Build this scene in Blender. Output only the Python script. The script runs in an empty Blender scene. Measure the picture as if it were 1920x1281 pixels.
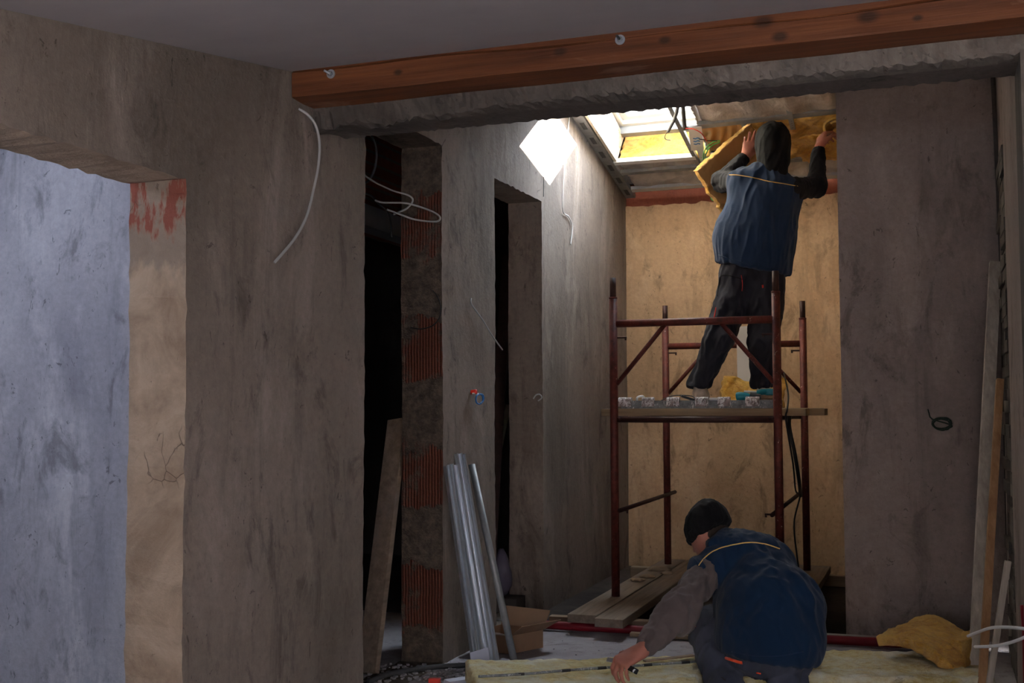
import bpy, bmesh, math, random
import numpy as np
from mathutils import Vector, Matrix
from mathutils.bvhtree import BVHTree
random.seed(7)
RNG = np.random.default_rng(7)
SC = bpy.context.scene
COL = SC.collection
PI = math.pi

# ------------------------------------------------------------------ camera
F = 2146.0
CAM = Vector((0, 0, 1.2))
_y, _p, _r = math.radians(20.2), math.radians(3.03), math.radians(-.257)
FW = Vector((-math.sin(_y)*math.cos(_p), math.cos(_y)*math.cos(_p), math.sin(_p)))
_R = Vector((math.cos(_y), math.sin(_y), 0)); _U = _R.cross(FW)
RT = _R*math.cos(_r) + _U*math.sin(_r)
UP = -_R*math.sin(_r) + _U*math.cos(_r)
cd = bpy.data.cameras.new('camera'); cam = bpy.data.objects.new('camera', cd); COL.objects.link(cam)
cam.matrix_world = Matrix(((RT.x, UP.x, -FW.x, CAM.x), (RT.y, UP.y, -FW.y, CAM.y), (RT.z, UP.z, -FW.z, CAM.z), (0, 0, 0, 1)))
cd.sensor_width = 36; cd.lens = F/1920*36; cd.clip_start = .05; cd.clip_end = 200
SC.camera = cam

# ------------------------------------------------------------------ light
SC.view_settings.view_transform = 'Standard'; SC.view_settings.look = 'None'
SC.view_settings.gamma = 1; SC.view_settings.use_curve_mapping = False
SC.view_settings.exposure = 0.0
w = bpy.data.worlds.new('sky'); SC.world = w; w.use_nodes = True
bg = w.node_tree.nodes['Background']; bg.inputs[0].default_value = (.80, .88, 1, 1); bg.inputs[1].default_value = 1.0
SUN_D = Vector((-1, -1.325, -.858)).normalized()
# sky brighter around the low sun
_wt = w.node_tree; _tc = _wt.nodes.new('ShaderNodeTexCoord'); _vm = _wt.nodes.new('ShaderNodeVectorMath'); _vm.operation = 'DOT_PRODUCT'
_vm.inputs[1].default_value = tuple(-SUN_D); _wt.links.new(_tc.outputs['Generated'], _vm.inputs[0])
_mx = _wt.nodes.new('ShaderNodeMath'); _mx.operation = 'MAXIMUM'; _mx.inputs[1].default_value = 0; _wt.links.new(_vm.outputs['Value'], _mx.inputs[0])
_pw = _wt.nodes.new('ShaderNodeMath'); _pw.operation = 'POWER'; _pw.inputs[1].default_value = 3.5; _wt.links.new(_mx.outputs[0], _pw.inputs[0])
_ma = _wt.nodes.new('ShaderNodeMath'); _ma.operation = 'MULTIPLY_ADD'; _ma.inputs[1].default_value = 105; _ma.inputs[2].default_value = 11; _wt.links.new(_pw.outputs[0], _ma.inputs[0]); _wt.links.new(_ma.outputs[0], bg.inputs[1])
sl = bpy.data.lights.new('sun', 'SUN'); sl.energy = 600; sl.angle = math.radians(.5); sl.color = (1, .95, .86)
so = bpy.data.objects.new('sun', sl); COL.objects.link(so)
so.rotation_euler = (-SUN_D).to_track_quat('Z', 'Y').to_euler()
def area(name, loc, aim, sx, sy, e, col, portal=False):
    l = bpy.data.lights.new(name, 'AREA'); l.shape = 'RECTANGLE'; l.size = sx; l.size_y = sy; l.energy = e; l.color = col
    o = bpy.data.objects.new(name, l); COL.objects.link(o); o.location = loc
    o.rotation_euler = (-(Vector(aim)-Vector(loc))).to_track_quat('Z', 'Y').to_euler()
    if portal: l.cycles.is_portal = True
    return o
# daylight at the roof and rear windows; side-room and right-hand lamps are added fill
area('daylight_roof_window', (-1.60, 7.15, 3.50), (-1.60, 6.95, 2.6), .66, 1.0, 30, (1, .97, .92), portal=True)
area('fill_side_room', (-3.5, 2.35, 2.46), (-3.0, 3.3, 1.5), .7, .7, 30, (.72, .80, 1))  # added lamp under the closed ceiling, away from the side room's window
area('daylight_rear_window', (-.6, -2.2, 1.5), (-1.1, 4, 1.5), 1.7, 1.0, 27, (.88, .90, 1))
area('fill_left_wall', (1.66, .1, 1.5), (-2.1, 1.6, 1.45), 1.5, 1.1, 7, (.92, .93, 1))  # added to brighten the left wall; no such window is known

# ------------------------------------------------------------------ where a sight line meets a plane of the building
def ray(px, py): return FW + RT*((px-960)/F) - UP*((py-640.5)/F)
def at(px, py, Y): d = ray(px, py); return CAM + d*((Y-CAM.y)/d.y)
def atx(px, py, X): d = ray(px, py); return CAM + d*((X-CAM.x)/d.x)
def atz(px, py, Z): d = ray(px, py); return CAM + d*((Z-CAM.z)/d.z)
RS = .22
def RC(y): return 2.727 + RS*(8.31-y)                    # the sloping plane of the attic ceiling frame
def atr(px, py, dz=0):
    d = ray(px, py); t = (RC(0)+dz-CAM.z)/(d.z+RS*d.y); return CAM + d*t

# ------------------------------------------------------------------ materials
def sv(c): return tuple(x/12.92 if x <= .04045 else ((x+.055)/1.055)**2.4 for x in (v/255 for v in c))+(1,)
class NT:
    def __init__(s, name):
        s.m = bpy.data.materials.new(name); s.m.use_nodes = True; s.t = s.m.node_tree
        s.b = s.t.nodes['Principled BSDF']; s.tc = s.n('ShaderNodeTexCoord')
        s.b.inputs['Specular IOR Level'].default_value = .25
    def n(s, kind, **k):
        x = s.t.nodes.new(kind)
        for a, v in k.items(): setattr(x, a, v)
        return x
    def l(s, a, b): s.t.links.new(a, b)
    def mp(s, scale=(1, 1, 1), rot=(0, 0, 0)):
        m = s.n('ShaderNodeMapping'); m.inputs['Scale'].default_value = scale; m.inputs['Rotation'].default_value = rot
        s.l(s.tc.outputs['Object'], m.inputs['Vector']); return m.outputs[0]
    def noise(s, scale, detail=5, rough=.6, sc=(1, 1, 1), dist=0, w=0):
        x = s.n('ShaderNodeTexNoise', noise_dimensions='4D'); x.inputs['Scale'].default_value = scale; x.inputs['Detail'].default_value = detail
        x.inputs['Roughness'].default_value = rough; x.inputs['Distortion'].default_value = dist; x.inputs['W'].default_value = w
        s.l(s.mp(sc), x.inputs['Vector']); return x.outputs[0]
    def ramp(s, fac, stops):
        r = s.n('ShaderNodeValToRGB'); e = r.color_ramp.elements
        while len(e) < len(stops): e.new(.5)
        for i, (p, c) in enumerate(stops):
            e[i].position = p; e[i].color = c if len(c) == 4 else tuple(c)+(1,)
        s.l(fac, r.inputs[0]); return r.outputs[0]
    def mix(s, fac, a, b, mode='MIX'):
        m = s.n('ShaderNodeMix', data_type='RGBA', blend_type=mode)
        for sock, v in ((m.inputs[0], fac), (m.inputs[6], a), (m.inputs[7], b)):
            if isinstance(v, (int, float)): sock.default_value = v
            elif isinstance(v, tuple): sock.default_value = v
            else: s.l(v, sock)
        return m.outputs[2]
    def math(s, op, a, b=0.):
        m = s.n('ShaderNodeMath', operation=op)
        for sock, v in ((m.inputs[0], a), (m.inputs[1], b)):
            if isinstance(v, (int, float)): sock.default_value = v
            else: s.l(v, sock)
        return m.outputs[0]
    def bump(s, h, st=.3, d=.01):
        b = s.n('ShaderNodeBump'); b.inputs['Strength'].default_value = st; b.inputs['Distance'].default_value = d
        s.l(h, b.inputs['Height']); s.l(b.outputs[0], s.b.inputs['Normal'])
    def col(s, c):
        if isinstance(c, tuple): s.b.inputs['Base Color'].default_value = c
        else: s.l(c, s.b.inputs['Base Color'])
    def rough(s, v): s.b.inputs['Roughness'].default_value = v
    def xyz(s):
        x = s.n('ShaderNodeSeparateXYZ'); s.l(s.tc.outputs['Object'], x.inputs[0]); return x.outputs
BW = ((0,)*3, (1,)*3)
def step(n, f, a, b):
    m = n.n('ShaderNodeMapRange'); n.l(f, m.inputs[0]); m.inputs[1].default_value = a; m.inputs[2].default_value = b; return m.outputs[0]

def plaster(name, base, dark, light, seed=0, pits=True):
    n = NT(name)
    big = n.noise(.9, 4, .55, (1, 1, .55), .6, seed)
    c = n.mix(step(n, big, .36, .66), sv(dark), sv(base))
    med = n.noise(3.2, 6, .65, (1, 1, .35), .8, seed+3)
    c = n.mix(n.math('MULTIPLY', step(n, med, .52, .75), .75), c, sv(light))
    blot = n.noise(4.5, 6, .7, (1, 1, .5), 1.5, seed+7)
    c = n.mix(n.math('MULTIPLY', step(n, blot, .55, .66), .55), c, sv(tuple(x*.62 for x in dark)))
    stk = n.noise(5, 6, .7, (1.6, 1.6, .22), .5, seed+13)
    c = n.mix(n.math('MULTIPLY', step(n, stk, .54, .66), .4), c, sv(tuple(x*.75 for x in dark)))
    fine = n.noise(38, 4, .7, w=seed+1)
    c = n.mix(.35, c, n.ramp(fine, [(.3, (.55,)*3), (.7, (1.25,)*3)]), 'MULTIPLY')
    if pits:
        p = n.noise(15, 3, .8, (1, 1, .6), 2.2, seed+9)
        c = n.mix(n.math('MULTIPLY', step(n, p, .63, .68), .6), c, sv(tuple(x*.5 for x in dark)))
    n.col(c); n.rough(.93)
    n.bump(n.math('ADD', n.math('MULTIPLY', med, 1.4), n.math('MULTIPLY', fine, .5)), .55, .012)
    return n.m
def wood(name, base, dark, axis='x', knots=False, scale=1, rough=.75, dirt=None):
    n = NT(name)
    sc = {'x': (.5, 9, 9), 'y': (9, .5, 9), 'z': (9, 9, .5)}[axis]
    g = n.noise(3.0*scale, 6, .6, sc, .4)
    c = n.mix(step(n, g, .3, .7), sv(dark), sv(base))
    g2 = n.noise(9*scale, 4, .6, sc, .2, 4)
    c = n.mix(.45, c, n.ramp(g2, [(.3, (.65,)*3), (.7, (1.15,)*3)]), 'MULTIPLY')
    if knots:
        v = n.n('ShaderNodeTexVoronoi'); v.inputs['Scale'].default_value = 1.0
        n.l(n.mp({'x': (2.4, 6, 6), 'y': (6, 2.4, 6), 'z': (6, 6, 2.4)}[axis]), v.inputs['Vector'])
        c = n.mix(n.ramp(v.outputs['Distance'], [(.05, (.9,)*3), (.17, (0,)*3)]), c, sv(tuple(x*.35 for x in dark)))
        band = n.noise(1.1, 3, .5, {'x': (.6, 3, 3), 'y': (3, .6, 3), 'z': (3, 3, .6)}[axis], 0, 9)
        c = n.mix(n.math('MULTIPLY', step(n, band, .5, .7), .45), c, sv(tuple(x*.7 for x in dark)))
    if dirt:
        d = n.noise(5, 6, .7, w=3); c = n.mix(step(n, d, .5, .66), c, sv(dirt))
    n.col(c); n.rough(rough); n.bump(g2, .3, .004); return n.m
def plain(name, c, rough=.6, var=.25, sc=20, metal=0, bump=.1, spec=.3):
    n = NT(name); f = n.noise(sc, 4, .6)
    n.col(n.mix(var, sv(c), n.ramp(f, [(.3, (.35,)*3), (.7, (1.4,)*3)]), 'MULTIPLY')); n.rough(rough)
    n.b.inputs['Metallic'].default_value = metal; n.b.inputs['Specular IOR Level'].default_value = spec
    if bump: n.bump(f, bump, .003)
    return n.m
def wool(name, a, b, c3):
    n = NT(name)
    f = n.noise(20, 6, .75, (.7, 1.2, 1), 1.8); g = n.noise(4.5, 5, .65, w=5, dist=1)
    c = n.mix(step(n, f, .40, .60), sv(b), sv(a)); c = n.mix(n.math('MULTIPLY', step(n, g, .46, .62), .8), c, sv(c3))
    q = n.noise(11, 5, .8, (.5, 1.6, 1), 2.2, 9); c = n.mix(n.math('MULTIPLY', step(n, q, .60, .66), .5), c, sv(tuple(x*.62 for x in b)))
    h = n.noise(90, 4, .7, (1, .3, 1), 2); c = n.mix(.5, c, n.ramp(h, [(.3, (.86,)*3), (.7, (1.12,)*3)]), 'MULTIPLY')
    n.col(c); n.rough(1); n.b.inputs['Specular IOR Level'].default_value = .05
    n.b.inputs['Sheen Weight'].default_value = .3
    n.bump(n.math('ADD', f, n.math('MULTIPLY', h, .4)), .9, .02); return n.m
def fabric(name, c, var=.35, rough=.9, sheen=.2, sc=900):
    n = NT(name); f = n.noise(5, 4, .6); g = n.noise(sc/4, 2, .5)
    n.col(n.mix(var, sv(c), n.ramp(f, [(.3, (.5,)*3), (.7, (1.35,)*3)]), 'MULTIPLY')); n.rough(rough)
    n.b.inputs['Specular IOR Level'].default_value = .15
    n.b.inputs['Sheen Weight'].default_value = sheen; n.b.inputs['Sheen Roughness'].default_value = .6
    n.bump(n.math('ADD', n.math('MULTIPLY', n.noise(24, 4, .6, (1, 1, .6), .8), 1), n.math('MULTIPLY', g, .1)), .35, .006); return n.m

M = {}
M['wall'] = plaster('left_plaster', (132, 119, 110), (98, 88, 79), (152, 139, 130))
M['wall_r'] = plaster('right_plaster', (164, 149, 142), (126, 114, 108), (182, 166, 158), 5)
M['tan'] = plaster('tan_plaster', (196, 164, 130), (152, 124, 94), (212, 184, 152), 11)
M['blue'] = plaster('side_room_plaster', (148, 148, 156), (108, 109, 119), (166, 166, 174), 17)
M['ceil'] = plain('ceiling_board', (166, 160, 160), .95, .12, 3, bump=.05)
M['dark'] = plaster('shade_dark_plaster', (70, 62, 58), (46, 40, 38), (84, 74, 68), 23)  # darkness of the unlit rooms put into the plaster colour
# door 1 jamb: tan plaster with exposed brick near the lintel, spalls and hairline cracks
n = NT('jamb_plaster'); X = n.xyz()
c = n.mix(step(n, n.noise(5, 6, .7, dist=1), .35, .65), sv((116, 98, 82)), sv((148, 130, 112)))
zz = n.math('ADD', X[2], n.math('MULTIPLY', n.noise(14, 4, .7, (1, 1, .35)), .28))
m1 = n.math('MULTIPLY', step(n, zz, 1.86, 1.89), step(n, n.noise(9, 5, .7, (1, 1, .3), w=2), .44, .5))
m1 = n.math('MULTIPLY', m1, step(n, X[1], 2.90, 2.92)); c = n.mix(m1, c, sv((112, 62, 50)))
m2 = n.math('MULTIPLY', step(n, zz, 1.74, 1.78), n.math('SUBTRACT', step(n, X[1], 2.90, 2.92), m1)); c = n.mix(n.math('MULTIPLY', m2, .6), c, sv((98, 88, 80)))
cr = n.n('ShaderNodeTexVoronoi', feature='DISTANCE_TO_EDGE'); cr.inputs['Scale'].default_value = 1
mpn = n.mp((16, 16, 9)); vm = n.n('ShaderNodeVectorMath', operation='ADD'); n.l(mpn, vm.inputs[0])
nn = n.n('ShaderNodeTexNoise'); nn.inputs['Scale'].default_value = 9; n.l(n.tc.outputs['Object'], nn.inputs['Vector']); n.l(nn.outputs[1], vm.inputs[1]); n.l(vm.outputs[0], cr.inputs['Vector'])
crm = n.math('MULTIPLY', n.ramp(cr.outputs[0], [(.0, (1,)*3), (.018, (0,)*3)]), step(n, n.noise(3, 3, .5, w=8), .56, .62))
c = n.mix(n.math('MULTIPLY', crm, .75), c, sv((60, 46, 36)))
sp = step(n, n.noise(30, 4, .8, (1, 1, .5), 1, 5), .66, .71); c = n.mix(n.math('MULTIPLY', sp, .7), c, sv((84, 66, 52)))
n.col(c); n.rough(.95); n.bump(n.math('SUBTRACT', n.noise(14, 6, .75), n.math('ADD', crm, sp)), .7, .012); M['jamb'] = n.m
# brick jamb of the second doorway
n = NT('hollow_brick_jamb'); X = n.xyz()
zz = n.math('ADD', X[2], n.math('MULTIPLY', n.noise(5, 5, .7), .32))
course = n.math('FRACT', n.math('MULTIPLY', zz, 1.72))
mort = n.mix(step(n, n.noise(18, 6, .75), .35, .65), sv((52, 44, 38)), sv((96, 84, 74)))
rib = n.math('SINE', n.math('MULTIPLY', X[0], 420))
br = n.mix(n.math('ADD', n.math('MULTIPLY', rib, .3), .5), sv((70, 38, 29)), sv((106, 60, 45)))
mask = n.math('MULTIPLY', step(n, course, .50, .53), step(n, n.noise(7, 5, .7, (1, 1, .6), w=3), .42, .5))
n.col(n.mix(mask, mort, br)); n.rough(.95)
n.bump(n.math('ADD', n.math('MULTIPLY', n.math('MULTIPLY', rib, mask), .25), n.noise(22, 6, .75)), .9, .02); M['brickjamb'] = n.m
n = NT('red_brick'); b = n.n('ShaderNodeTexBrick'); b.inputs['Scale'].default_value = 3.6; b.inputs['Mortar Size'].default_value = .03
mm = n.n('ShaderNodeMapping'); mm.inputs['Rotation'].default_value = (PI/2, 0, 0); n.l(n.tc.outputs['Object'], mm.inputs['Vector']); n.l(mm.outputs[0], b.inputs['Vector'])
b.inputs['Color1'].default_value = sv((126, 70, 52)); b.inputs['Color2'].default_value = sv((104, 60, 46)); b.inputs['Mortar'].default_value = sv((104, 92, 84))
n.col(n.mix(.6, b.outputs[0], n.ramp(n.noise(20), [(.3, (.6,)*3), (.7, (1.2,)*3)]), 'MULTIPLY')); n.rough(.95); n.bump(n.noise(30), .6, .01); M['brick'] = n.m
M['rawbrick'] = plaster('raw_brick_edge', (132, 74, 56), (98, 54, 42), (146, 92, 74), 41)
M['conc'] = plaster('rough_concrete', (104, 98, 92), (66, 60, 56), (130, 124, 117), 31)
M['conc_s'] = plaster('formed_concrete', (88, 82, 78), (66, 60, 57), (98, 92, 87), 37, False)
n = NT('dusty_floor')
c = n.mix(step(n, n.noise(1.6, 6, .65, dist=.8), .38, .62), sv((140, 134, 136)), sv((168, 163, 168)))
c = n.mix(n.math('MULTIPLY', step(n, n.noise(7, 6, .75, dist=1, w=4), .54, .66), .6), c, sv((96, 86, 82)))
c = n.mix(n.math('MULTIPLY', step(n, n.noise(45, 3, .8, w=6), .66, .7), .7), c, sv((66, 58, 54)))
n.col(c); n.rough(.9); n.bump(n.noise(16, 6, .75), .5, .012); M['floor'] = n.m
n = NT('beam_timber')
g = n.noise(2.6, 6, .6, (.45, 9, 9), .5); c = n.mix(step(n, g, .3, .7), sv((72, 39, 22)), sv((116, 69, 40)))
g2 = n.noise(11, 4, .6, (.3, 9, 9), .2, 4); c = n.mix(.5, c, n.ramp(g2, [(.3, (.6,)*3), (.7, (1.2,)*3)]), 'MULTIPLY')
kn = None
X = n.xyz()
for kx, kz, kr in [(-1.72, 2.345, .014), (-1.13, 2.352, .018), (-.47, 2.372, .026), (-.42, 2.32, .02), (-.16, 2.35, .026), (-.02, 2.33, .012), (-.78, 2.35, .016), (.4, 2.34, .025)]:
    dx = n.math('MULTIPLY', n.math('SUBTRACT', X[0], kx), .62); dz = n.math('SUBTRACT', X[2], kz)
    dd = n.math('SQRT', n.math('ADD', n.math('MULTIPLY', dx, dx), n.math('MULTIPLY', dz, dz)))
    k1 = n.ramp(n.math('DIVIDE', dd, kr), [(.4, (.85,)*3), (1, (0,)*3)])
    kn = k1 if kn is None else n.math('MAXIMUM', kn, k1)
c = n.mix(kn, c, sv((40, 22, 14)))
c = n.mix(n.math('MULTIPLY', step(n, n.noise(1.4, 6, .6, (1, 4, 5), 1, 11), .60, .68), .35), c, sv((170, 140, 120)))
n.col(c); n.rough(.6); n.bump(g2, .35, .004); M['timber'] = n.m
M['plank'] = wood('grey_plank', (150, 134, 118), (110, 94, 80), 'y', dirt=(128, 118, 110))
M['plank_x'] = wood('scaffold_plank', (152, 130, 102), (112, 92, 68), 'x')
M['board'] = wood('leaning_board', (196, 186, 172), (152, 142, 130), 'z')
M['board_w'] = wood('fresh_batten', (170, 134, 98), (134, 98, 66), 'z')
M['batten'] = wood('floor_batten', (164, 142, 118), (128, 108, 88), 'x')
M['wool'] = wool('mineral_wool', (252, 240, 188), (226, 198, 116), (254, 250, 232))
M['wool_o'] = wool('amber_wool', (222, 172, 70), (190, 130, 38), (236, 196, 104))
M['kraft'] = plain('kraft_facing', (166, 126, 78), .8, .25, 6)
n = NT('vapour_foil'); n.col(n.mix(step(n, n.noise(6, 5, .6, dist=1), .35, .65), sv((170, 160, 150)), sv((206, 198, 188)))); n.rough(.42)
n.b.inputs['Metallic'].default_value = .1; n.bump(n.noise(7, 6, .6, (1.6, .6, 1), 1.6), .8, .03); M['foil'] = n.m
M['galv'] = plain('galvanised_steel', (200, 206, 214), .3, .15, 12, .7, .0)
M['galv_d'] = plain('dull_galvanised_steel', (140, 142, 144), .55, .3, 24, .5, .05)
def painted(name, base, spl, amt):
    n = NT(name); c = n.mix(step(n, n.noise(30, 5, .7), .4, .7), sv(base), sv(tuple(x*.62 for x in base)))
    c = n.mix(step(n, n.noise(34, 4, .85, (1, 1, .7), 1.2, 3), amt, amt+.04), c, sv(spl)); n.col(c); n.rough(.6); n.bump(n.noise(40, 4, .7), .3, .003); return n.m
M['red'] = painted('oxide_red_paint', (92, 40, 33), (196, 178, 168), .645)  # paint darkened to put the posts' backlit shade into the colour
M['rust'] = painted('dark_oxide_paint', (58, 32, 27), (150, 130, 118), .68)
M['deck'] = painted('dirty_steel_deck', (124, 126, 126), (196, 192, 188), .58)
M['wrap'] = painted('plaster_crusted_steel', (150, 134, 130), (214, 210, 208), .5)
M['white'] = plain('white_plastic', (222, 220, 216), .45, .06, 8)
M['frame'] = plain('white_window_frame', (236, 234, 230), .4, .04, 8)
M['flash'] = plain('grey_flashing', (128, 132, 140), .5, .15, 10, .3)
M['cable_g'] = plain('pale_grey_cable', (156, 156, 154), .5, .1, 10)
M['cable_w'] = plain('white_cable', (228, 226, 222), .5, .08, 10)
M['cable_k'] = plain('black_cable', (26, 26, 28), .5, .1, 10)
M['conduit'] = plain('dark_corrugated_conduit', (62, 62, 64), .6, .3, 60)
M['blue_c'] = plain('blue_wire', (40, 108, 170), .4, .1, 10)
M['green_c'] = plain('green_wire', (84, 170, 84), .4, .1, 10)
M['green_d'] = plain('dark_green_wire', (30, 48, 36), .5, .1, 10)
M['red_c'] = plain('red_plastic', (196, 44, 28), .45, .1, 10)
M['hose'] = plain('red_conduit', (116, 18, 32), .5, .25, 14)
M['card'] = plain('cardboard', (132, 104, 82), .85, .15, 8)
M['cardw'] = plain('pale_card', (196, 186, 180), .8, .08, 8)
M['paper'] = plain('white_sheet', (206, 208, 222), .8, .05, 6)
M['bag'] = plain('crinkled_plastic', (186, 196, 206), .35, .2, 12)
M['lilac'] = plain('lilac_plastic', (96, 90, 108), .5, .2, 12)
M['navy'] = fabric('navy_quilted_fabric', (24, 42, 68), sheen=.08)
M['navy2'] = fabric('blue_quilted_fabric', (8, 34, 60), sheen=.08)
M['black'] = fabric('black_knit', (14, 14, 16), .3, sheen=.02)
M['sleeve'] = fabric('black_sleeve_fabric', (22, 22, 26), .3, sheen=.04)
M['grey'] = fabric('grey_brown_sweatshirt', (84, 75, 74), .25, sheen=.08)
M['char'] = fabric('charcoal_work_fabric', (34, 34, 42), .4, sheen=.05)
M['char2'] = fabric('slate_work_fabric', (58, 62, 76), .4, sheen=.05)
M['piping'] = fabric('tan_piping', (214, 172, 96), .1)
M['orange'] = fabric('orange_trim', (232, 74, 30), .1)
n = NT('skin'); n.col(n.mix(step(n, n.noise(14, 4, .6), .3, .7), sv((150, 96, 84)), sv((172, 116, 98)))); n.rough(.5)
n.b.inputs['Subsurface Weight'].default_value = .1; n.b.inputs['Subsurface Radius'].default_value = (.01, .004, .002); n.bump(n.noise(160, 3, .6), .2, .001); M['skin'] = n.m
M['shoe'] = plain('cream_suede', (200, 184, 168), .8, .3, 14)
M['sole'] = plain('rubber_sole', (150, 138, 126), .8, .2, 14)
M['boot'] = plain('dark_boot_leather', (34, 32, 34), .6, .2, 14)
M['teal'] = plain('teal_plastic', (16, 112, 128), .4, .1, 10)
M['tool'] = plain('dark_tool_metal', (70, 72, 76), .4, .3, 40, .4)
M['eye'] = plain('eye_white', (220, 214, 208), .2, .0, 8); M['hair'] = plain('short_dark_hair', (44, 34, 28), .8, .3, 60)
M['glass'] = NT('window_glass').m
_g = M['glass'].node_tree; _g.nodes.clear(); _o = _g.nodes.new('ShaderNodeOutputMaterial'); _t = _g.nodes.new('ShaderNodeBsdfTransparent'); _s = _g.nodes.new('ShaderNodeBsdfGlossy'); _x = _g.nodes.new('ShaderNodeMixShader')
_t.inputs[0].default_value = (.93, .95, .95, 1); _s.inputs['Roughness'].default_value = .02; _x.inputs[0].default_value = .06
_g.links.new(_t.outputs[0], _x.inputs[1]); _g.links.new(_s.outputs[0], _x.inputs[2]); _g.links.new(_x.outputs[0], _o.inputs[0])
# dirty spots on the foil-lined reveal
n = NT('spattered_reveal_board'); n.col(n.mix(step(n, n.noise(22, 5, .8, (1, 1, 1), 1.5), .56, .62), sv((226, 216, 196)), sv((176, 140, 70)))); n.rough(.8); M['reveal'] = n.m

# ------------------------------------------------------------------ objects
def tag(o, label=None, cat=None, group=None, kind=None):
    if label: o['label'] = label
    if cat: o['category'] = cat
    if group: o['group'] = group
    if kind: o['kind'] = kind
    return o
def empty(name, loc, label, cat, group=None, rz=0):
    o = bpy.data.objects.new(name, None); COL.objects.link(o); o.location = loc; o.rotation_euler.z = rz; o.empty_display_size = .1
    return tag(o, label, cat, group)
def link(name, me, mat, parent=None, smooth=False):
    for m in (mat if isinstance(mat, (list, tuple)) else [mat]): me.materials.append(m)
    if smooth: me.polygons.foreach_set('use_smooth', [True]*len(me.polygons))
    o = bpy.data.objects.new(name, me); COL.objects.link(o)
    if parent is not None:
        chain = []; p = parent
        o.parent = parent
        mw = Matrix.Identity(4)
        while p is not None: chain.append(p); p = p.parent
        for q in reversed(chain): mw = mw @ q.matrix_parent_inverse @ Matrix.LocRotScale(q.location, q.rotation_euler, q.scale)
        o.matrix_parent_inverse = mw.inverted()      # geometry is written in world metres
    return o
class MB:
    """collects shapes in world metres into ONE mesh"""
    def __init__(s): s.v = []; s.f = []; s.mi = []
    def add(s, vs, fs, mi=0):
        o = len(s.v); s.v += [tuple(v) for v in vs]; s.f += [tuple(i+o for i in f) for f in fs]; s.mi += [mi]*len(fs); return s
    def box(s, a, b, mi=0, bev=0):
        a, b = [min(p, q) for p, q in zip(a, b)], [max(p, q) for p, q in zip(a, b)]
        return s.obox(Vector([(p+q)/2 for p, q in zip(a, b)]), Vector((1, 0, 0)), Vector((0, 1, 0)), Vector((0, 0, 1)), [q-p for p, q in zip(a, b)], mi, bev)
    def obox(s, c, ax, ay, az, size, mi=0, bev=0):
        bm = bmesh.new(); bmesh.ops.create_cube(bm, size=1)
        for v in bm.verts: v.co = Vector((v.co.x*size[0], v.co.y*size[1], v.co.z*size[2]))
        if bev: bmesh.ops.bevel(bm, geom=bm.edges[:], offset=bev, segments=2, affect='EDGES', profile=.6)
        c = Vector(c); bm.verts.index_update()
        s.add([c+ax*v.co.x+ay*v.co.y+az*v.co.z for v in bm.verts], [[v.index for v in f.verts] for f in bm.faces], mi); bm.free(); return s
    def bar(s, a, b, w, t, side=None, mi=0, bev=0):
        """a board from a to b, w wide along side, t thick"""
        a, b = Vector(a), Vector(b); az = (b-a).normalized(); side = Vector(side or (1, 0, 0)); ax = (side-az*side.dot(az)).normalized(); ay = az.cross(ax)
        return s.obox((a+b)/2, ax, ay, az, (w, t, (b-a).length), mi, bev)
    def tube(s, pts, r, seg=8, mi=0, smooth=6, cap=True):
        P = curve(pts, smooth) if smooth and len(pts) > 2 else [Vector(p) for p in pts]
        n = len(P); rr = r if callable(r) else (lambda u: r)
        t0 = (P[1]-P[0]).normalized(); nx = t0.orthogonal().normalized(); vs = []
        for i, p in enumerate(P):
            t = (P[min(i+1, n-1)]-P[max(i-1, 0)]).normalized(); nx = (nx-t*nx.dot(t)).normalized(); ny = t.cross(nx); q = rr(i/(n-1))
            for k in range(seg): a = 2*PI*k/seg; vs.append(p+nx*math.cos(a)*q+ny*math.sin(a)*q)
        fs = [(i*seg+k, i*seg+(k+1) % seg, (i+1)*seg+(k+1) % seg, (i+1)*seg+k) for i in range(n-1) for k in range(seg)]
        if cap: fs += [tuple(range(seg))[::-1], tuple(range((n-1)*seg, n*seg))]
        return s.add(vs, fs, mi)
    def prism(s, pts2, org, ux, uy, uz, mi=0):
        """outline pts2 in the plane ux, uy pushed along uz"""
        n = len(pts2); A = [Vector(org)+Vector(ux)*p[0]+Vector(uy)*p[1] for p in pts2]; B = [a+Vector(uz) for a in A]
        return s.add(A+B, [tuple(range(n))[::-1], tuple(range(n, 2*n))]+[(i, (i+1) % n, n+(i+1) % n, n+i) for i in range(n)], mi)
    def build(s, name, mat, parent=None, smooth=False):
        me = bpy.data.meshes.new(name); me.from_pydata(s.v, [], s.f); 
        o = link(name, me, mat, parent, smooth)
        if any(s.mi): me.polygons.foreach_set('material_index', s.mi)
        bm = bmesh.new(); bm.from_mesh(me); bmesh.ops.recalc_face_normals(bm, faces=bm.faces[:]); bm.to_mesh(me); bm.free()
        return o
def curve(pts, k=6):
    P = [Vector(p) for p in pts]; out = []
    for i in range(len(P)-1):
        a, b, c, d = P[max(i-1, 0)], P[i], P[i+1], P[min(i+2, len(P)-1)]
        for j in range(k):
            t = j/k; out.append(.5*((2*b)+(c-a)*t+(2*a-5*b+4*c-d)*t*t+(3*b-a-3*c+d)*t**3))
    out.append(P[-1]); return out
def vn(p, s=1., seed=0.):
    """cheap smooth noise on an (n,3) array"""
    p = np.asarray(p)*s; x, y, z = p[:, 0]+seed, p[:, 1]-seed*1.7, p[:, 2]+seed*.6
    return (np.sin(1.7*x+2.1*np.sin(1.3*y+.7*z)+seed)+np.sin(2.3*y+1.9*np.sin(1.1*z-1.4*x))+np.sin(1.9*z+2.2*np.sin(1.5*x+.9*y)))/3
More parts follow.
